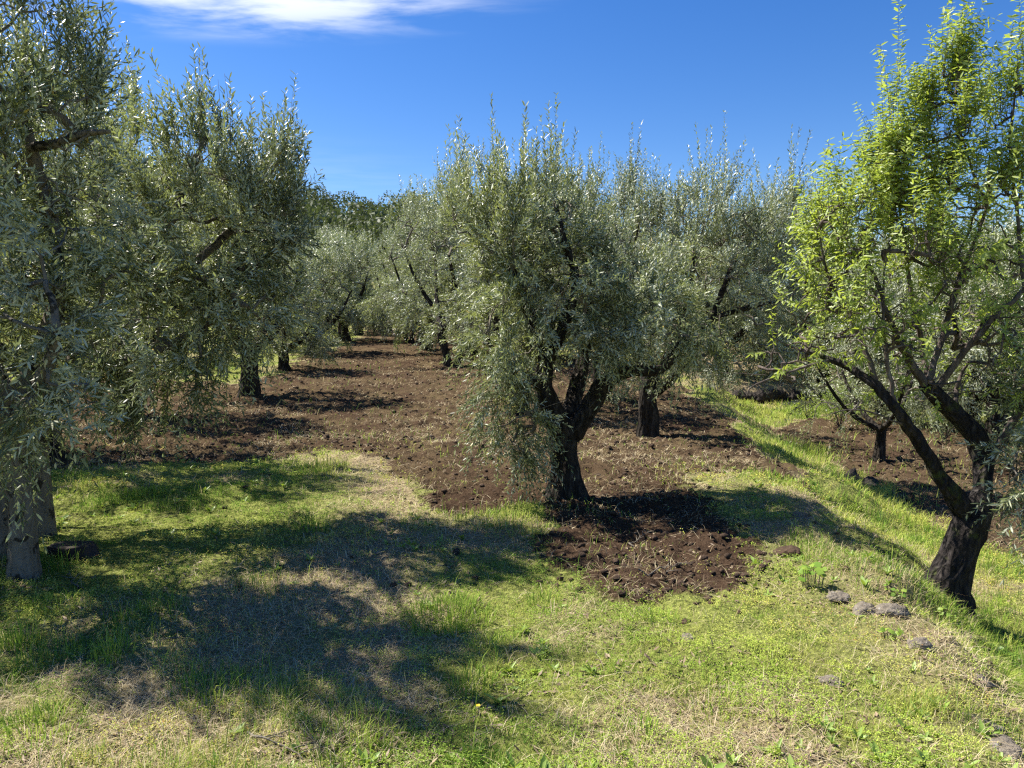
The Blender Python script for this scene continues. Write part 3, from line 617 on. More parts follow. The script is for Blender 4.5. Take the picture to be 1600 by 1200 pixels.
put(P3, 1230, 560, 5.7, 0.8, 'low olive on the dry bank behind the dark stone step', z0=-0.2)
put(P1, 1800, 640, 1.0, 1.0, 'olive out beyond the right edge of the lower terrace', z0=LOW) if False else None

# --- near olive whose branches reach in at the right edge
Y = 4.7
b = np.array([3.95, 4.9, hz(3.95, 4.9) - .06])
lobes = [(at(1625, 740, 4.5), (0.22, 0.35, 0.26), -0.1, 1.6), (at(1700, 600, 4.9), (0.5, 0.5, 0.4), 0.2, 2.0), (at(1760, 720, 4.7), (0.5, 0.5, 0.5), 0.1, 2.0), (at(1625, 640, 5.0), (0.15, 0.25, 0.2), 0.4, 0.7)]
stems = [([b, b + [0, 0, .5], b + [-.1, 0, .9]], [0.11, 0.08, 0.07]), ([b + [-.1, 0, .88], b + [-.35, -.1, 1.2], at(1640, 690, 4.6)], [0.05, 0.035, 0.015]), ([b + [-.1, 0, .88], b + [.1, 0, 1.5], b + [.1, .1, 2.0]], [0.06, 0.04, 0.015])]
grow_tree('olive_tree', 'olive at the right edge whose silvery twigs reach in front of the almond trunk', b, stems, lobes, 15, 110, 800, 18, (0.056, 0.0115), (0.16, 0.36), True)

# --- almond
b = on_ground(1476, 945, LOW); Y = b[1]; bz = b - [0, 0, 0.08]
stems = [([bz, a_(1478, 915), a_(1492, 880), a_(1508, 840), a_(1520, 805, .02), a_(1522, 788, .02)], [0.18, 0.128, 0.115, 0.112, 0.12, 0.09]),
         ([a_(1512, 810), a_(1490, 775, -.03), a_(1462, 735, -.05), a_(1430, 680, -.08), a_(1400, 640, -.1), a_(1370, 605, -.05), a_(1330, 575, .05), a_(1290, 560, .1), a_(1250, 545, .2)], [0.07, 0.054, 0.043, 0.038, 0.034, 0.030, 0.023, 0.017, 0.010]),
         ([a_(1525, 805), a_(1535, 750, .08), a_(1535, 710, .12), a_(1510, 665, .15), a_(1470, 625, .1), a_(1448, 600, .1)], [0.085, 0.068, 0.064, 0.060, 0.056, 0.055]),
         ([a_(1450, 605, .1), a_(1420, 560, .05), a_(1390, 500, 0), a_(1370, 440, 0), a_(1345, 380, 0)], [0.045, 0.034, 0.026, 0.018, 0.008]),
         ([a_(1450, 603, .1), a_(1462, 560, .15), a_(1480, 500, .2), a_(1500, 430, .2), a_(1540, 330, .2), a_(1545, 240, .2)], [0.045, 0.038, 0.030, 0.024, 0.016, 0.006]),
         ([a_(1452, 603, .1), a_(1440, 540, .25), a_(1425, 460, .3), a_(1410, 360, .3), a_(1395, 250, .3), a_(1392, 170, .3)], [0.035, 0.028, 0.022, 0.016, 0.010, 0.004]),
         ([a_(1460, 612, .1), a_(1500, 560, 0), a_(1550, 500, -.1), a_(1600, 450, -.1), a_(1640, 380, -.1)], [0.038, 0.030, 0.024, 0.02, 0.012]),
         ([a_(1535, 735, .1), a_(1570, 680, .1), a_(1600, 620, .1), a_(1630, 540, .1), a_(1640, 450, .1)], [0.055, 0.045, 0.04, 0.03, 0.015]),
         ([a_(1370, 605, -.05), a_(1350, 540, 0), a_(1320, 480, .1), a_(1290, 420, .15), a_(1280, 350, .1)], [0.026, 0.02, 0.016, 0.012, 0.005]),
         ([a_(1400, 640, -.1), a_(1385, 560, -.1), a_(1380, 470, -.05), a_(1385, 400, 0)], [0.022, 0.018, 0.013, 0.005]),
         ([a_(1545, 325, .2), a_(1510, 240, .15), a_(1490, 160, .1), a_(1475, 100, .1)], [0.014, 0.011, 0.008, 0.003]),
         ([a_(1300, 562, .1), a_(1250, 575, 0), a_(1210, 590, -.05), a_(1170, 606, -.1), a_(1166, 622, -.1)], [0.018, 0.014, 0.011, 0.008, 0.004]),
         ([a_(1425, 672, -.08), a_(1380, 650, -.15), a_(1330, 640, -.2), a_(1290, 650, -.2)], [0.014, 0.010, 0.007, 0.003]),
         ([a_(1600, 450, -.1), a_(1590, 330, 0), a_(1580, 220, 0), a_(1590, 120, 0), a_(1600, 60, 0)], [0.02, 0.016, 0.012, 0.008, 0.003])]
stems = [(P_, [r_ * (0.68 if q_ > 2 else 1) for r_ in R_]) for q_, (P_, R_) in enumerate(stems)]
lobes = [(a_(1393, 275, .2), (0.13, 0.2, 0.52), 1.5, 1.6, 1.5), (a_(1480, 205, .1), (0.16, 0.22, 0.52), 1.5, 1.5, 1.35), (a_(1590, 215, 0), (0.20, 0.35, 0.50), 1.3, 1.3, 1.0), (a_(1520, 360, .2), (0.42, 0.6, 0.40), 0.9, 1.8, .7),
         (a_(1400, 430, 0), (0.48, 0.6, 0.38), 0.9, 1.9, .7), (a_(1310, 370, .1), (0.24, 0.4, 0.38), 1.0, 1.5, 1.1), (a_(1560, 460, 0), (0.4, 0.6, 0.42), 0.8, 1.4, .4), (a_(1340, 510, .1), (0.45, 0.6, 0.32), 0.8, 1.6, .28), (a_(1470, 550, .1), (0.6, 0.6, 0.38), 0.7, 2.2, .16),
         (a_(1275, 500, .2), (0.22, 0.4, 0.35), 0.6, .7, .4), (a_(1590, 560, .1), (0.35, 0.5, 0.35), 0.7, 1.1, .3), (a_(1240, 560, .1), (0.3, 0.4, 0.2), 0.5, .7, .12)]
grow_tree('almond_tree', 'leaning almond with black bark and bright green new leaves at right', bz, stems, lobes, 16, 640, 1650, 21, (0.058, 0.0135), (0.14, 0.38), True, kind='almond', bark='almond_bark', leafm='almond_leaf', top_len=1.3, cat='almond tree', twigcol='almond_twig')

# ------------------------------------------------------------------ far hill and wood
def build_wood():
    rng = np.random.default_rng(77); acc = Acc()
    for k in range(760):
        y = rng.uniform(85, 225); x = rng.uniform(-0.85, 0.25) * y
        if (vnoise(np.array([x * .05]), np.array([y * .05]), 3)[0] < 0.3): continue
        z = terrain_base(np.array([x]), np.array([y]))[0][0]; r = rng.uniform(1.6, 3.2); h = rng.uniform(1.1, 1.7) * r; n = 320
        v = norm(rng.normal(0, 1, (n, 3))) * (rng.uniform(0.5, 1, n) ** .4)[:, None] * np.array([r, r, h]) + np.array([x, y, z + h * .9])
        T = norm(rng.normal(0, 1, (n, 3))); Rr = norm(np.cross(T, rng.normal(0, 1, (n, 3))))
        leaves(acc, v, T, Rr, rng, .75, 0.36, (20, 70), 60, False)
    tag(acc.build('distant_woodland', [M['shrub_leaf']]), kind='stuff')
build_wood()

# ------------------------------------------------------------------ sward, straw, clods
def view_pts(n, rng, y0, y1, pw=2.0, margin=1.18, x_extra=0.3):
    """points spread so that their density falls off with distance"""
    u = rng.uniform(0, 1, n)
    if pw == 2.0: y = y0 * (y1 / y0) ** u
    else: e = 2 - pw; y = (y0 ** e + u * (y1 ** e - y0 ** e)) ** (1 / e)
    x = rng.uniform(-1, 1, n) * (y * 800 / FPX * margin + x_extra)
    return x, y
def add_blades(name, n, rng, y0, y1, hfun, wd, keep, mat, rfun, lay=0.5, pw=2.0, clump=True):
    x, y = view_pts(n, rng, y0, y1, pw)
    if clump:
        k = rng.integers(0, n, n // 9); j = rng.integers(0, len(k), n); cl = rng.uniform(0, 1, n) < 0.55
        rr = rng.normal(0, 0.022, (n, 2)) * (y / 4)[:, None].clip(0.8, 3)
        x = np.where(cl, x[k][j] + rr[:, 0], x); y = np.where(cl, y[k][j] + rr[:, 1], y)
    s = soil_mask(x, y); d = dry_mask(x, y); kp = rng.uniform(0, 1, n) < keep(x, y, s, d); x, y, s, d = x[kp], y[kp], s[kp], d[kp]; n = len(x)
    z = hgt(x, y, s) - 0.003
    h = hfun(x, y, rng); a = rng.uniform(0, 2 * PI, n); wa = a + PI / 2 + rng.normal(0, .3, n); ln = rng.uniform(0.15, 1.1, n) * lay
    w = wd * rng.uniform(0.7, 1.3, n) * np.clip(y / 5, 0.75, 4)
    ca, sa = np.cos(a), np.sin(a); W = np.stack([np.cos(wa), np.sin(wa), 0 * a], 1) * (w / 2)[:, None]
    B = np.stack([x, y, z], 1); m1 = B + np.stack([ca * h * ln * .4, sa * h * ln * .4, h * .6 * (1.05 - .35 * ln.clip(0, 2))], 1)
    tp = B + np.stack([ca * h * ln, sa * h * ln, h * (1 - .45 * ln).clip(0.08, 1)], 1)
    V = np.stack([B - W, B + W, m1 + W * .8, m1 - W * .8, tp], 1).reshape(-1, 3); i = np.arange(n) * 5
    q = np.stack([i, i + 1, i + 2, i + 3], 1); t = np.stack([i + 3, i + 2, i + 4], 1)
    r = np.repeat(np.clip(rfun(x, y, d, rng), 0, 1), 5)
    o = make_mesh(name, V, q, t, [mat], attrs={'rnd': r}); tag(o, kind='stuff'); print(name, n); return o
rng = np.random.default_rng(5)
def h_short(x, y, rng):
    t = fbm(x * 1.4, y * 1.4, 3, 51); tall = sstep(0.56, 0.72, t); bank = sstep(0.05, 0.5, -terrain_base(x, y)[0]) * 1
    return (0.022 + 0.05 * tall + 0.05 * bank) * rng.uniform(0.5, 1.5, len(x)) * np.clip(y / 6, 1, 1.8)
def r_grass(x, y, d, rng):
    g = fbm(x * 0.9 + 40, y * 0.9, 3, 61); g2 = fbm(x * 6 + 4, y * 6, 3, 62)
    v = -0.05 + 0.5 * sstep(0.3, 0.7, g) + 0.55 * sstep(.3, .7, g2) + rng.normal(0, 0.11, len(x))
    st = rng.uniform(0, 1, len(x)) < (0.08 + 0.55 * d)
    return np.where(st, rng.uniform(0.68, 1.0, len(x)), np.clip(v, 0, 0.7))
add_blades('grass', 520000, rng, 2.2, 22, h_short, 0.0032, lambda x, y, s, d: (1 - s) ** 1.5 * (1.0 - 0.45 * d) * (.25 + .75 * sstep(.32, .58, fbm(x * 5, y * 5, 3, 63))) + 0.03 * s, M['grass'], r_grass, 0.9)
add_blades('long_grass', 30000, rng, 2.2, 14, lambda x, y, rng: rng.uniform(0.06, 0.17, len(x)), 0.0042,
           lambda x, y, s, d: (1 - s) * sstep(0.57, 0.70, fbm(x * 1.4, y * 1.4, 3, 51)) * (1 - 0.6 * d) + 0.012, M['grass'], lambda x, y, d, rng: rng.uniform(0.0, 0.5, len(x)) + 0.4 * (rng.uniform(0, 1, len(x)) < 0.12), 0.6)
add_blades('dry_straw', 170000, rng, 2.2, 26, lambda x, y, rng: rng.uniform(0.03, 0.11, len(x)), 0.0026,
           lambda x, y, s, d: np.where(s > .5, (0.12 + 0.88 * sstep(.42, .66, fbm(x * 1.3, y * 1.3, 3, 71) + .15 * (fbm(x * 8, y * 8, 2, 72) - .5))) * (.3 + .7 * sstep(6, 9, y)), 0.08 + 0.85 * d), M['straw'], lambda x, y, d, rng: rng.uniform(0, 1, len(x)), 2.6, clump=False)
def build_weeds():
    n = 105000; x, y = view_pts(n, rng, 2.2, 11); s = soil_mask(x, y); d = dry_mask(x, y)
    dens = (1 - s) * sstep(.36, .6, fbm(x * 6.5, y * 6.5, 3, 64)) * (0.3 + 0.9 * sstep(0.42, 0.62, fbm(x * 1.7, y * 1.7, 3, 81))) * (1 - .4 * d) + 0.02
    k = rng.uniform(0, 1, n) < dens; x, y, s = x[k], y[k], s[k]; z = hgt(x, y, s); n = len(x)
    acc = Acc(); rep = 7; X = np.repeat(np.stack([x, y, z + 0.006], 1), rep, 0); X[:, :2] += rng.normal(0, 0.008, (n * rep, 2)); X[:, 2] += rng.uniform(0, 0.032, n * rep)
    T = np.tile([[0, 0, 1.0]], (n * rep, 1)); a = rng.uniform(0, 2 * PI, n * rep); R = np.stack([np.cos(a), np.sin(a), 0 * a], 1)
    sc = np.repeat(np.clip(y / 5, .8, 2), rep)
    leaves(acc, X, T, R, rng, 0.0105 * sc, 0.006 * sc, (45, 95), 35, False)
    acc.r = [np.clip(np.repeat(np.repeat(0.12 + 0.68 * sstep(.3, .7, fbm(x * .8, y * .8, 2, 61)) + 0.28 * sstep(1.2, 2.3, x) * sstep(5, 3, y) * rng.uniform(0, 1.3, n), rep) + rng.normal(0, .09, n * rep), 4), 0, 1)]
    tag(acc.build('low_weeds', [M['weed']]), kind='stuff')
build_weeds()

_phi = (1 + 5 ** .5) / 2
ICO = norm(np.array([[-1, _phi, 0], [1, _phi, 0], [-1, -_phi, 0], [1, -_phi, 0], [0, -1, _phi], [0, 1, _phi], [0, -1, -_phi], [0, 1, -_phi], [_phi, 0, -1], [_phi, 0, 1], [-_phi, 0, -1], [-_phi, 0, 1]], float))
ICF = np.array([[0, 11, 5], [0, 5, 1], [0, 1, 7], [0, 7, 10], [0, 10, 11], [1, 5, 9], [5, 11, 4], [11, 10, 2], [10, 7, 6], [7, 1, 8], [3, 9, 4], [3, 4, 2], [3, 2, 6], [3, 6, 8], [3, 8, 9], [4, 9, 5], [2, 4, 11], [6, 2, 10], [8, 6, 7], [9, 8, 1]])
def build_clods():
    n = 80000; x, y = view_pts(n, rng, 3.5, 30, 1.7); s = soil_mask(x, y)
    k = (s > rng.uniform(-.01, .5, n) ** 1) & (rng.uniform(0, 1, n) < 0.35 + 0.65 * sstep(.4, .6, fbm(x * 2, y * 2, 3, 91))); x, y, s = x[k], y[k], s[k]; n = len(x)
    r = 0.005 + 0.036 * rng.uniform(0, 1, n) ** np.where(y < 7, 7, 10); r = r * np.clip(y / 9, .8, 1.15)
    z = hgt(x, y, s) + r * .25
    V = ICO[None] * (r[:, None] * rng.uniform(.6, 1.3, (n, 12)))[:, :, None]; V[:, :, 2] *= .6
    V = V + np.stack([x, y, z], 1)[:, None, :]
    T = (ICF[None] + (np.arange(n) * 12)[:, None, None]).reshape(-1, 3)
    o = make_mesh('soil_clods', V.reshape(-1, 3), None, T, [M['clod']]); tag(o, kind='stuff'); print('clods', n)
build_clods()

# ------------------------------------------------------------------ stones, stump, weeds that stand alone
def rock(name, label, u, v, size, mat='rock', z0=0.0, seed=0, group=None, sink=0.3, name_cat='stone', lift=0):
    p = on_ground(u, v, z0); import bmesh
    bm = bmesh.new(); bmesh.ops.create_icosphere(bm, subdivisions=4, radius=1)
    V = np.array([w.co[:] for w in bm.verts]); rg = np.random.default_rng(seed)
    for _ in range(7):                                  # chipped flats
        nn = norm(rg.normal(0, 1, 3)); c = rg.uniform(.55, .85); d = V @ nn; V = V - np.outer(np.clip(d - c, 0, 9) * .85, nn)
    q = fbm(V[:, 0] * 2.4 + V[:, 2] * 1.7 + seed, V[:, 1] * 2.4 - V[:, 2], 4, seed % 40, .6) - .5
    q2 = fbm(V[:, 0] * 7 + V[:, 2] * 5, V[:, 1] * 7 - V[:, 2] * 4, 3, seed + 3, .6) - .5
    V = V * (1 + .55 * q + .28 * q2)[:, None] * np.asarray(size)
    T = np.array([[l.index for l in f.verts] for f in bm.faces]); bm.free()
    o = make_mesh(name, V, None, T, [M[mat]]); o.location = (p[0], p[1], p[2] + lift - size[2] * 0.10); o.rotation_euler = (rg.normal(0, .15), rg.normal(0, .15), rg.uniform(0, 6))
    tag(o, label, name_cat, group); return o
rock('stone', 'rounded grey lava stone on the terrace edge, just left of the bright leafy patch', 1437, 1024, (0.065, 0.055, 0.055), seed=1)
rock('stone', 'small grey stone half sunk in sunlit grass in front of the dug patch', 1076, 1002, (0.055, 0.045, 0.035), seed=2)
rock('stone', 'grass-covered pale stone in the lawn below the terrace edge', 1292, 1072, (0.075, 0.05, 0.035), seed=3)
rock('stone', 'flat grey slab among reddish weeds near the lower right corner', 1535, 1140, (0.11, 0.06, 0.03), seed=4)
rock('stone', 'large rough stone cut by the bottom right corner of the picture', 1570, 1180, (0.10, 0.08, 0.05), seed=5)
rock('stone', 'squat brown stone between the grey slab and the leafy patch', 1530, 1088, (0.07, 0.055, 0.04), seed=6)
rock('stone', 'grey stone at the wall crest with ivy leaves in front of it', 1395, 972, (0.085, 0.06, 0.045), seed=7)
rock('stone', 'upper grey stone of the crumbled crest, nearest the almond foot', 1352, 962, (0.07, 0.06, 0.045), seed=8)
rock('stone', 'brown stone lying against the leafy patch, behind the rounded one', 1500, 1012, (0.085, 0.06, 0.04), seed=9)
rock('stone', 'low mounded stone by the broad-leaved weed on the terrace edge', 1312, 938, (0.10, 0.07, 0.035), seed=10)
rock('stone', 'stone on the bank edge in tree shade, right of the dug soil', 1252, 818, (0.085, 0.07, 0.06), seed=11, mat='rock')
rock('stone', 'knobbly earth-brown rock below the shaded stone on the bank edge', 1236, 872, (0.13, 0.10, 0.07), seed=12, mat='clod')
rock('stone', 'black rock sticking out of the long grass on the bank', 1332, 752, (0.15, 0.12, 0.14), 'dark_rock', z0=-.35, seed=13, lift=.09)
rock('stone', 'second black rock on the bank, lower and right of its neighbour', 1362, 766, (0.12, 0.10, 0.12), 'dark_rock', z0=-.45, seed=14, lift=.09)
rock('stone', 'small black lump lying alone on the pale path at the shadow tip', 713, 864, (0.035, 0.03, 0.035), 'dark_rock', seed=15)
GW = 'stones of the low dark step beyond the lower terrace'
for k in range(16):
    u = 1150 + k * 9.5; rg = np.random.default_rng(300 + k)
    p = gp(u, 640 + 3 * math.sin(k), LOW)
    o = rock('stone', 'one of the dark stones forming the low step beyond the lower terrace', 1240, 640, (rg.uniform(.16, .24), .16, rg.uniform(.12, .2)), 'dark_rock', seed=60 + k, group=GW)
    y = 18.25; x = (u - 800) / FPX * y; o.location = (x, y + rg.uniform(-.05, .1), hz(x, y - .3) + .08 + rg.uniform(0, .12))

def build_stump():
    p = on_ground(112, 872); root = empty('tree_stump', p - [0, 0, .02]); acc = Acc()
    n = 40; ang = np.arange(n) * 2 * PI / n; hs = [-.03, .02, .045, .066, .070]
    rr = 0.115 * (1 + .6 * (fbm(np.cos(ang) * 1.5 + 4, np.sin(ang) * 1.5 + 4, 3, 7) - .5) + .06 * np.sin(ang * 9))
    rings = [np.stack([np.cos(ang) * rr * s_ * 1.25, np.sin(ang) * rr * s_ * .8, np.full(n, h)], 1) for h, s_ in zip(hs, (1.25, 1.1, 1.03, 1.0, .93))]
    V = np.concatenate(rings); a = np.arange(n); b_ = (a + 1) % n
    Q = np.concatenate([np.stack([i * n + a, i * n + b_, (i + 1) * n + b_, (i + 1) * n + a], 1) for i in range(4)])
    make_mesh('stump_body', V, Q, None, [M['stump_wood']], root)
    Vt = np.concatenate([rings[-1], [[.01, 0.01, .058]]]); Vt[:, 2] += .001 * 0
    make_mesh('cut_face', Vt, None, np.stack([a, b_, np.full(n, n)], 1), [M['cut_wood']], root)
    root.location.z = hz(p[0], p[1]) - .01; tag(root, 'low dark sawn-off tree stump beside the feet of the pale trunks', 'tree stump')
build_stump()

def leafy_plant(name, label, u, v, n, spread, size, z0=0.0, mat='bright_weed', seed=0, h=(0.03, .12), cat='weed', stems=True, group=None):
    rg = np.random.default_rng(seed); p = on_ground(u, v, z0); root = empty(name, p); L_ = Acc(); S = Acc()
    for k in range(n):
        a = rg.uniform(0, 2 * PI); r = spread * math.sqrt(rg.uniform()); bx, by = r * math.cos(a), r * math.sin(a) * .8; hh = rg.uniform(*h)
        gz = hz(p[0] + bx, p[1] + by) - p[2]
        top = np.array([bx, by, gz + hh]); tube(S, [np.array([bx * .8, by * .8, gz - .01]), np.array([bx * .9, by * .9, gz + hh * .6]), top], [.0022, .002, .0015], 4)
        nrm = norm(np.array([rg.normal(0, .35), rg.normal(-.15, .35), 1])); d = norm(np.cross(nrm, rg.normal(0, 1, 3))); w = np.cross(nrm, d); s_ = size * rg.uniform(.6, 1.25)
        an = np.arange(10) * 2 * PI / 10; prof = np.array([1.0, .82, .98, .75, .9, .35, .9, .75, .98, .82])     # lobed outline
        ring = top + np.outer(np.cos(an) * prof * s_, d) + np.outer(np.sin(an) * prof * s_, w) - np.outer(.25 * s_ * np.sin(an) ** 2, nrm)
        V = np.concatenate([ring, [top]]); Q = np.array([[10, 0, 1, 2], [10, 2, 3, 4], [10, 4, 5, 6], [10, 6, 7, 8], [10, 8, 9, 0]])
        L_.add(V, Q, np.full(11, rg.uniform()))
    S.build('stem', [M['stem']], root); L_.build('foliage', [M[mat]], root); tag(root, label, cat, group)
leafy_plant('leafy_weed', 'patch of bright lime-green round leaves at the right edge, on the terrace crest', 1560, 1035, 75, 0.15, 0.020, seed=2, h=(.02, .06))
leafy_plant('leafy_weed', 'pale green broad-leaved weed standing up at the edge right of the dug soil', 1268, 925, 16, 0.075, 0.030, seed=3, h=(.05, .15))
leafy_plant('leafy_weed', 'few green leaves in front of the grey crest stones', 1392, 1005, 14, 0.055, 0.017, seed=4, h=(.02, .05))
leafy_plant('leafy_weed', 'leafy tuft below the almond, at the brow of the bank', 1400, 955, 16, 0.07, 0.018, seed=5, h=(.02, .06))
leafy_plant('leafy_weed', 'low bright leaves growing from the brow left of the lime-green patch', 1475, 988, 26, 0.10, 0.016, seed=6, h=(.02, .06))
def tuft(label, u, v, n, r, h, seed, z0=0.0, c=(0.15, 0.68)):
    rg = np.random.default_rng(seed); p = on_ground(u, v, z0); a = rg.uniform(0, 2 * PI, n); rr = r * np.sqrt(rg.uniform(0, 1, n))
    x = rr * np.cos(a); y = rr * np.sin(a); z = hgt(x + p[0], y + p[1]) - p[2] - .004; hh = h * rg.uniform(.25, 1.1, n) * (1.15 - .7 * rr / r); a = a + rg.normal(0, .8, n); ln = rg.uniform(.1, .8, n)
    w = .0045 * rg.uniform(.6, 1.2, n); wa = a + PI / 2; W = np.stack([np.cos(wa), np.sin(wa), 0 * a], 1) * (w / 2)[:, None]; B = np.stack([x, y, z], 1)
    f = lambda s_, t_: B + np.stack([np.cos(a) * hh * ln * s_, np.sin(a) * hh * ln * s_, hh * t_], 1)
    m1 = f(.18, .45); m2 = f(.55, .8); tp = f(1.1, .92)
    V = np.stack([B - W, B + W, m1 + W, m1 - W, m2 + W * .7, m2 - W * .7, tp], 1).reshape(-1, 3); i = np.arange(n) * 7
    q = np.concatenate([np.stack([i, i + 1, i + 2, i + 3], 1), np.stack([i + 3, i + 2, i + 4, i + 5], 1)]); t = np.stack([i + 5, i + 4, i + 6], 1)
    o = make_mesh('grass_tuft', V, q, t, [M['grass']], attrs={'rnd': np.repeat(rg.uniform(c[0], c[1], n), 7)}); o.location = tuple(p); tag(o, label, 'grass tuft')
tuft('large fresh green grass tuft at the right side of the foreground shadow', 700, 960, 800, .26, .14, 1, c=(.2, .62))
tuft('green tuft with tall blades where the pale path meets the first shadow', 490, 825, 170, .16, .17, 2)
tuft('green tuft in the lower middle, right below the large tuft', 740, 1075, 200, .12, .12, 3)
tuft('dark green tuft at the lower left edge of the picture', 35, 1015, 150, .09, .17, 4)
tuft('light green tuft in the shade at lower left, under the pale trunk', 175, 1035, 130, .10, .14, 5)
tuft('tuft of long blades around the foot of the leaning almond', 1500, 965, 200, .18, .15, 6, LOW)
tuft('tuft of upright blades at the front rim of the dug soil', 1030, 975, 160, .16, .09, 7)
tuft('bright tuft between the dug soil and the path', 860, 940, 200, .20, .10, 8)
tuft('tuft at the bottom edge in the sunlit corner right of centre', 1000, 1165, 160, .14, .09, 9)
tuft('wide green tuft in the shade at lower left, beside the dry path', 330, 1090, 420, .22, .10, 11)
tuft('bright clump of fine grass at the bottom edge left of centre', 560, 1160, 500, .25, .09, 12, c=(.3, .68))
tuft('green clump under the shaded stump', 95, 950, 260, .2, .09, 13)
tuft('lush clump in the sun right of the bottom centre', 1120, 1100, 380, .2, .08, 14, c=(.3, .68))
tuft('shaded clump near the bottom left corner', 60, 1150, 380, .2, .10, 15)
tuft('tall-bladed tuft at the left end of the dug soil', 800, 815, 110, .15, .12, 10)
def flower():
    p = on_ground(747, 1128); root = empty('wildflower', p); S = Acc(); tube(S, [[0, 0, -.01], [.002, 0, .03], [0, 0, .055]], [.0016, .0014, .0012], 6); S.build('stem', [M['stem']], root)
    m, N, L, out = new_mat('petal'); pr = N.new('ShaderNodeBsdfPrincipled'); n1 = noise(N, L, 90, 2)
    L.new(ramp(N, L, n1, [(.3, (.75, .5, .02)), (.7, (.85, .66, .03))]), pr.inputs['Base Color']); L.new(pr.outputs[0], out.inputs[0])
    P_ = Acc()
    for k in range(12):
        a = k * PI / 6; d = np.array([math.cos(a), math.sin(a), .25]); w = np.array([-math.sin(a), math.cos(a), 0]); c = np.array([0, 0, .055])
        P_.add(np.array([c, c + d * .006 + w * .0025, c + d * .011, c + d * .006 - w * .0025]), np.array([[0, 1, 2, 3]]))
    P_.build('petals', [m], root); tag(root, 'single small yellow flower in the sunlit grass at bottom centre', 'flower')
flower()
def shrub(label, u, v, h, r, n, leafm, seed, leaf=(.035, .014), z0=0):
    rg = np.random.default_rng(seed); p = on_ground(u, v); root = empty('shrub', p - [0, 0, .03]); ac = Acc(); S = Acc()
    for k in range(7):
        a = rg.uniform(0, 6.3); e = np.array([math.cos(a) * r * .6, math.sin(a) * r * .6, h * rg.uniform(.5, .8)]); tube(S, [np.zeros(3), e * .5 + rg.normal(0, .02, 3), e], [.012, .008, .004], 5)
    S.build('stem', [M['almond_twig']], root)
    B = rg.normal(0, 1, (n, 3)); B = norm(B) * (rg.uniform(0.15, 1, n) ** .5)[:, None] * np.array([r, r, h * .5]) + [0, 0, h * .5]; B[:, 2] = np.abs(B[:, 2])
    B *= (.75 + .5 * fbm(B[:, 0] * 4 / r + seed, B[:, 2] * 4 / r, 2, seed))[:, None]
    D = norm(B * [1, 1, .4] + rg.normal(0, .25 * r, (n, 3)) + [0, 0, .5 * h]); Ls = rg.uniform(.12, .3, n) * (h / .8)
    shoots(ac, B, D, Ls, rg.normal(0, .15, (n, 3)), rg, 12, leaf[0], leaf[1], (30, 75), 40, False, .0025, 0, 0, 1)
    ac.build('foliage', [M[leafm], M['stem']], root); tag(root, label, 'shrub'); return root
shrub('bright green bush at the foot of the bank, behind the low almond twigs', 1312, 672, .85, .38, 150, 'bright_weed', 1, (.04, .018))
shrub('small bush of yellow-green shoots beside the dark stone step', 1262, 655, .5, .3, 90, 'almond_leaf', 2)
shrub('grey-green bush between the stone step and the crooked olive', 1400, 640, 1.2, .6, 230, 'olive_leaf', 3, (.05, .014))
shrub('pale grey bushy plant on the tilled soil behind the upright trunk', 962, 632, .55, .42, 200, 'olive_leaf_fresh', 4, (.04, .012))
shrub('dark scrub on the lower terrace right of the crooked olive', 1475, 690, 1.1, .6, 230, 'shrub_leaf', 5, (.05, .02))
shrub('olive sucker shrub at the brow of the bank under the broad crown', 1120, 612, .6, .45, 160, 'olive_leaf', 6, (.05, .014))
shrub('low scrub at the far right, under the dark lower-terrace olive', 1590, 740, .7, .6, 220, 'shrub_leaf', 7, (.05, .02))

def twig(label, u, v, L, rot, seed, mat='twig'):
    rg = np.random.default_rng(seed); p = on_ground(u, v); o_ = Acc(); n = 7; t = np.linspace(0, 1, n)
    P = np.stack([np.cos(rot) * L * t, np.sin(rot) * L * t, .0 * t], 1) + np.stack([rg.normal(0, .015, n), rg.normal(0, .015, n), np.zeros(n)], 1) * L * 3
    P[:, 2] = hgt(P[:, 0] + p[0], P[:, 1] + p[1]) - p[2] + .012 + rg.uniform(0, .02, n); tube(o_, P, np.linspace(.006, .002, n), 5)
    for k in (2, 3, 4, 5):
        a = rot + rg.choice([-1, 1]) * rg.uniform(.4, .9); l = L * rg.uniform(.2, .4); e = P[k] + [math.cos(a) * l, math.sin(a) * l, rg.uniform(0, .04)]
        tube(o_, [P[k], (P[k] + e) / 2 + rg.normal(0, .006, 3), e], [.003, .0025, .0012], 4)
    o = o_.build('fallen_twig', [M[mat]]); o.location = tuple(p); tag(o, label, 'twig')
twig('pale dead twig on the shaded lawn below the pale trunks', 120, 925, .32, 2.2, 1)
twig('thin straw-pale twig lying across the lawn at bottom left', 385, 1160, .30, -.5, 2)
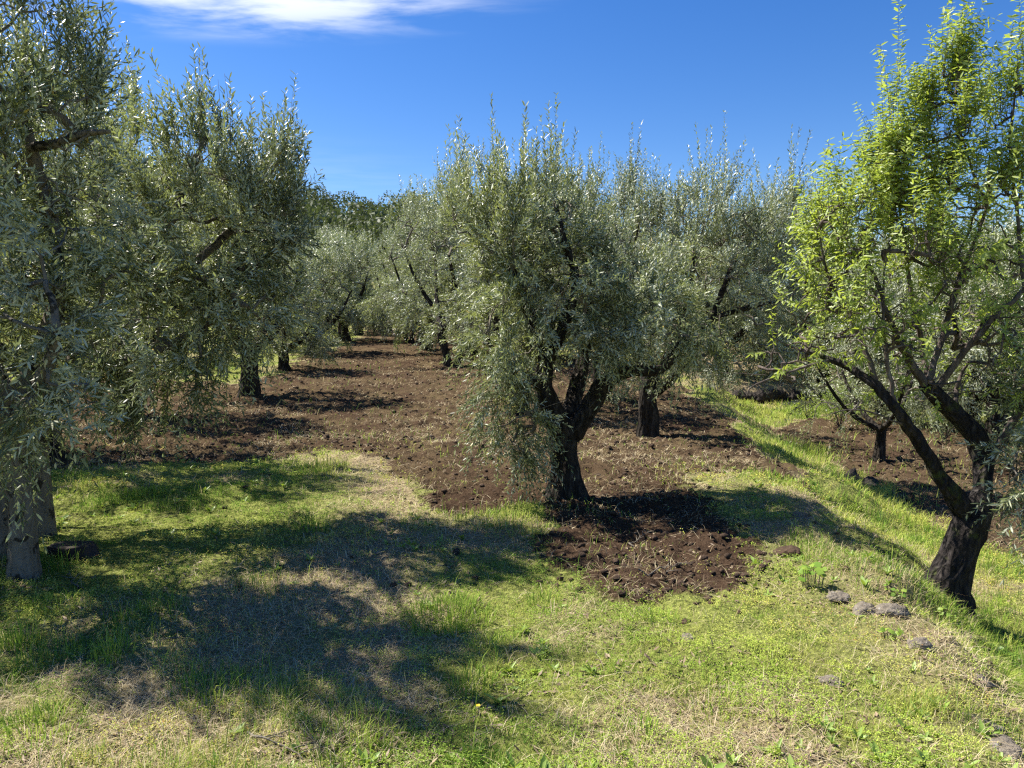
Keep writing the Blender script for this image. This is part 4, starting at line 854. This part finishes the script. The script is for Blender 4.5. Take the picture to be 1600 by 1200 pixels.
twig('dead twig on the shaded soil under the gnarled olive', 985, 850, .28, 1.0, 3)
twig('dead twig lying on the dug soil near its sunlit rim', 1000, 905, .34, .4, 4)
twig('dead twig on the tilled soil left of the gnarled olive', 640, 690, .5, .3, 5)
twig('dry pruning lying in the shade at bottom left', 250, 1010, .38, .9, 6)

def build_litter():
    n = 26000; x, y = view_pts(n, rng, 2.2, 12); z = hgt(x, y) + .004
    d = fbm(x * 1.9 + 3, y * 1.9, 3, 95); k = rng.uniform(0, 1, n) < sstep(.35, .65, d); x, y, z = x[k], y[k], z[k]; n = len(x)
    a = rng.uniform(0, 2 * PI, n); T = norm(np.stack([np.cos(a), np.sin(a), rng.normal(.05, .25, n)], 1)); up_ = norm(rng.normal(0, .35, (n, 3)) + [0, 0, 1]); 
    acc = Acc(); leaves(acc, np.stack([x, y, z], 1), T, up_, rng, .045, .011, (-8, 8), 15, False)
    tag(acc.build('leaf_litter', [M['dead_leaf']]), kind='stuff')
M['dead_leaf'] = leaf_mat('dead_leaf', (0.10, 0.065, 0.04), (0.34, 0.25, 0.16), (0.2, 0.16, 0.12), (0.42, 0.38, 0.31), 0.6, 0.08, (0.3, 0.2, 0.1), 0.3)
build_litter()
def build_rosettes():
    n = 1500; x, y = view_pts(n, rng, 2.2, 10); s_ = soil_mask(x, y); k = (s_ < .6) & (rng.uniform(0, 1, n) < sstep(.42, .62, fbm(x * 1.3 + 9, y * 1.3, 3, 97))); x, y = x[k], y[k]; n = len(x)
    rep_ = 8; B = np.repeat(np.stack([x, y, hgt(x, y) + .004], 1), rep_, 0); m = n * rep_; a = rng.uniform(0, 2 * PI, m); R = np.stack([np.cos(a), np.sin(a), 0 * a], 1)
    acc = Acc(); sc = np.repeat(rng.uniform(.5, 1.4, n), rep_); leaves(acc, B, np.tile([[0, 0, 1.0]], (m, 1)), R, rng, .05 * sc, .017 * sc, (35, 80), 20, True)
    tag(acc.build('broadleaf_weeds', [M['bright_weed']]), kind='stuff')
build_rosettes()
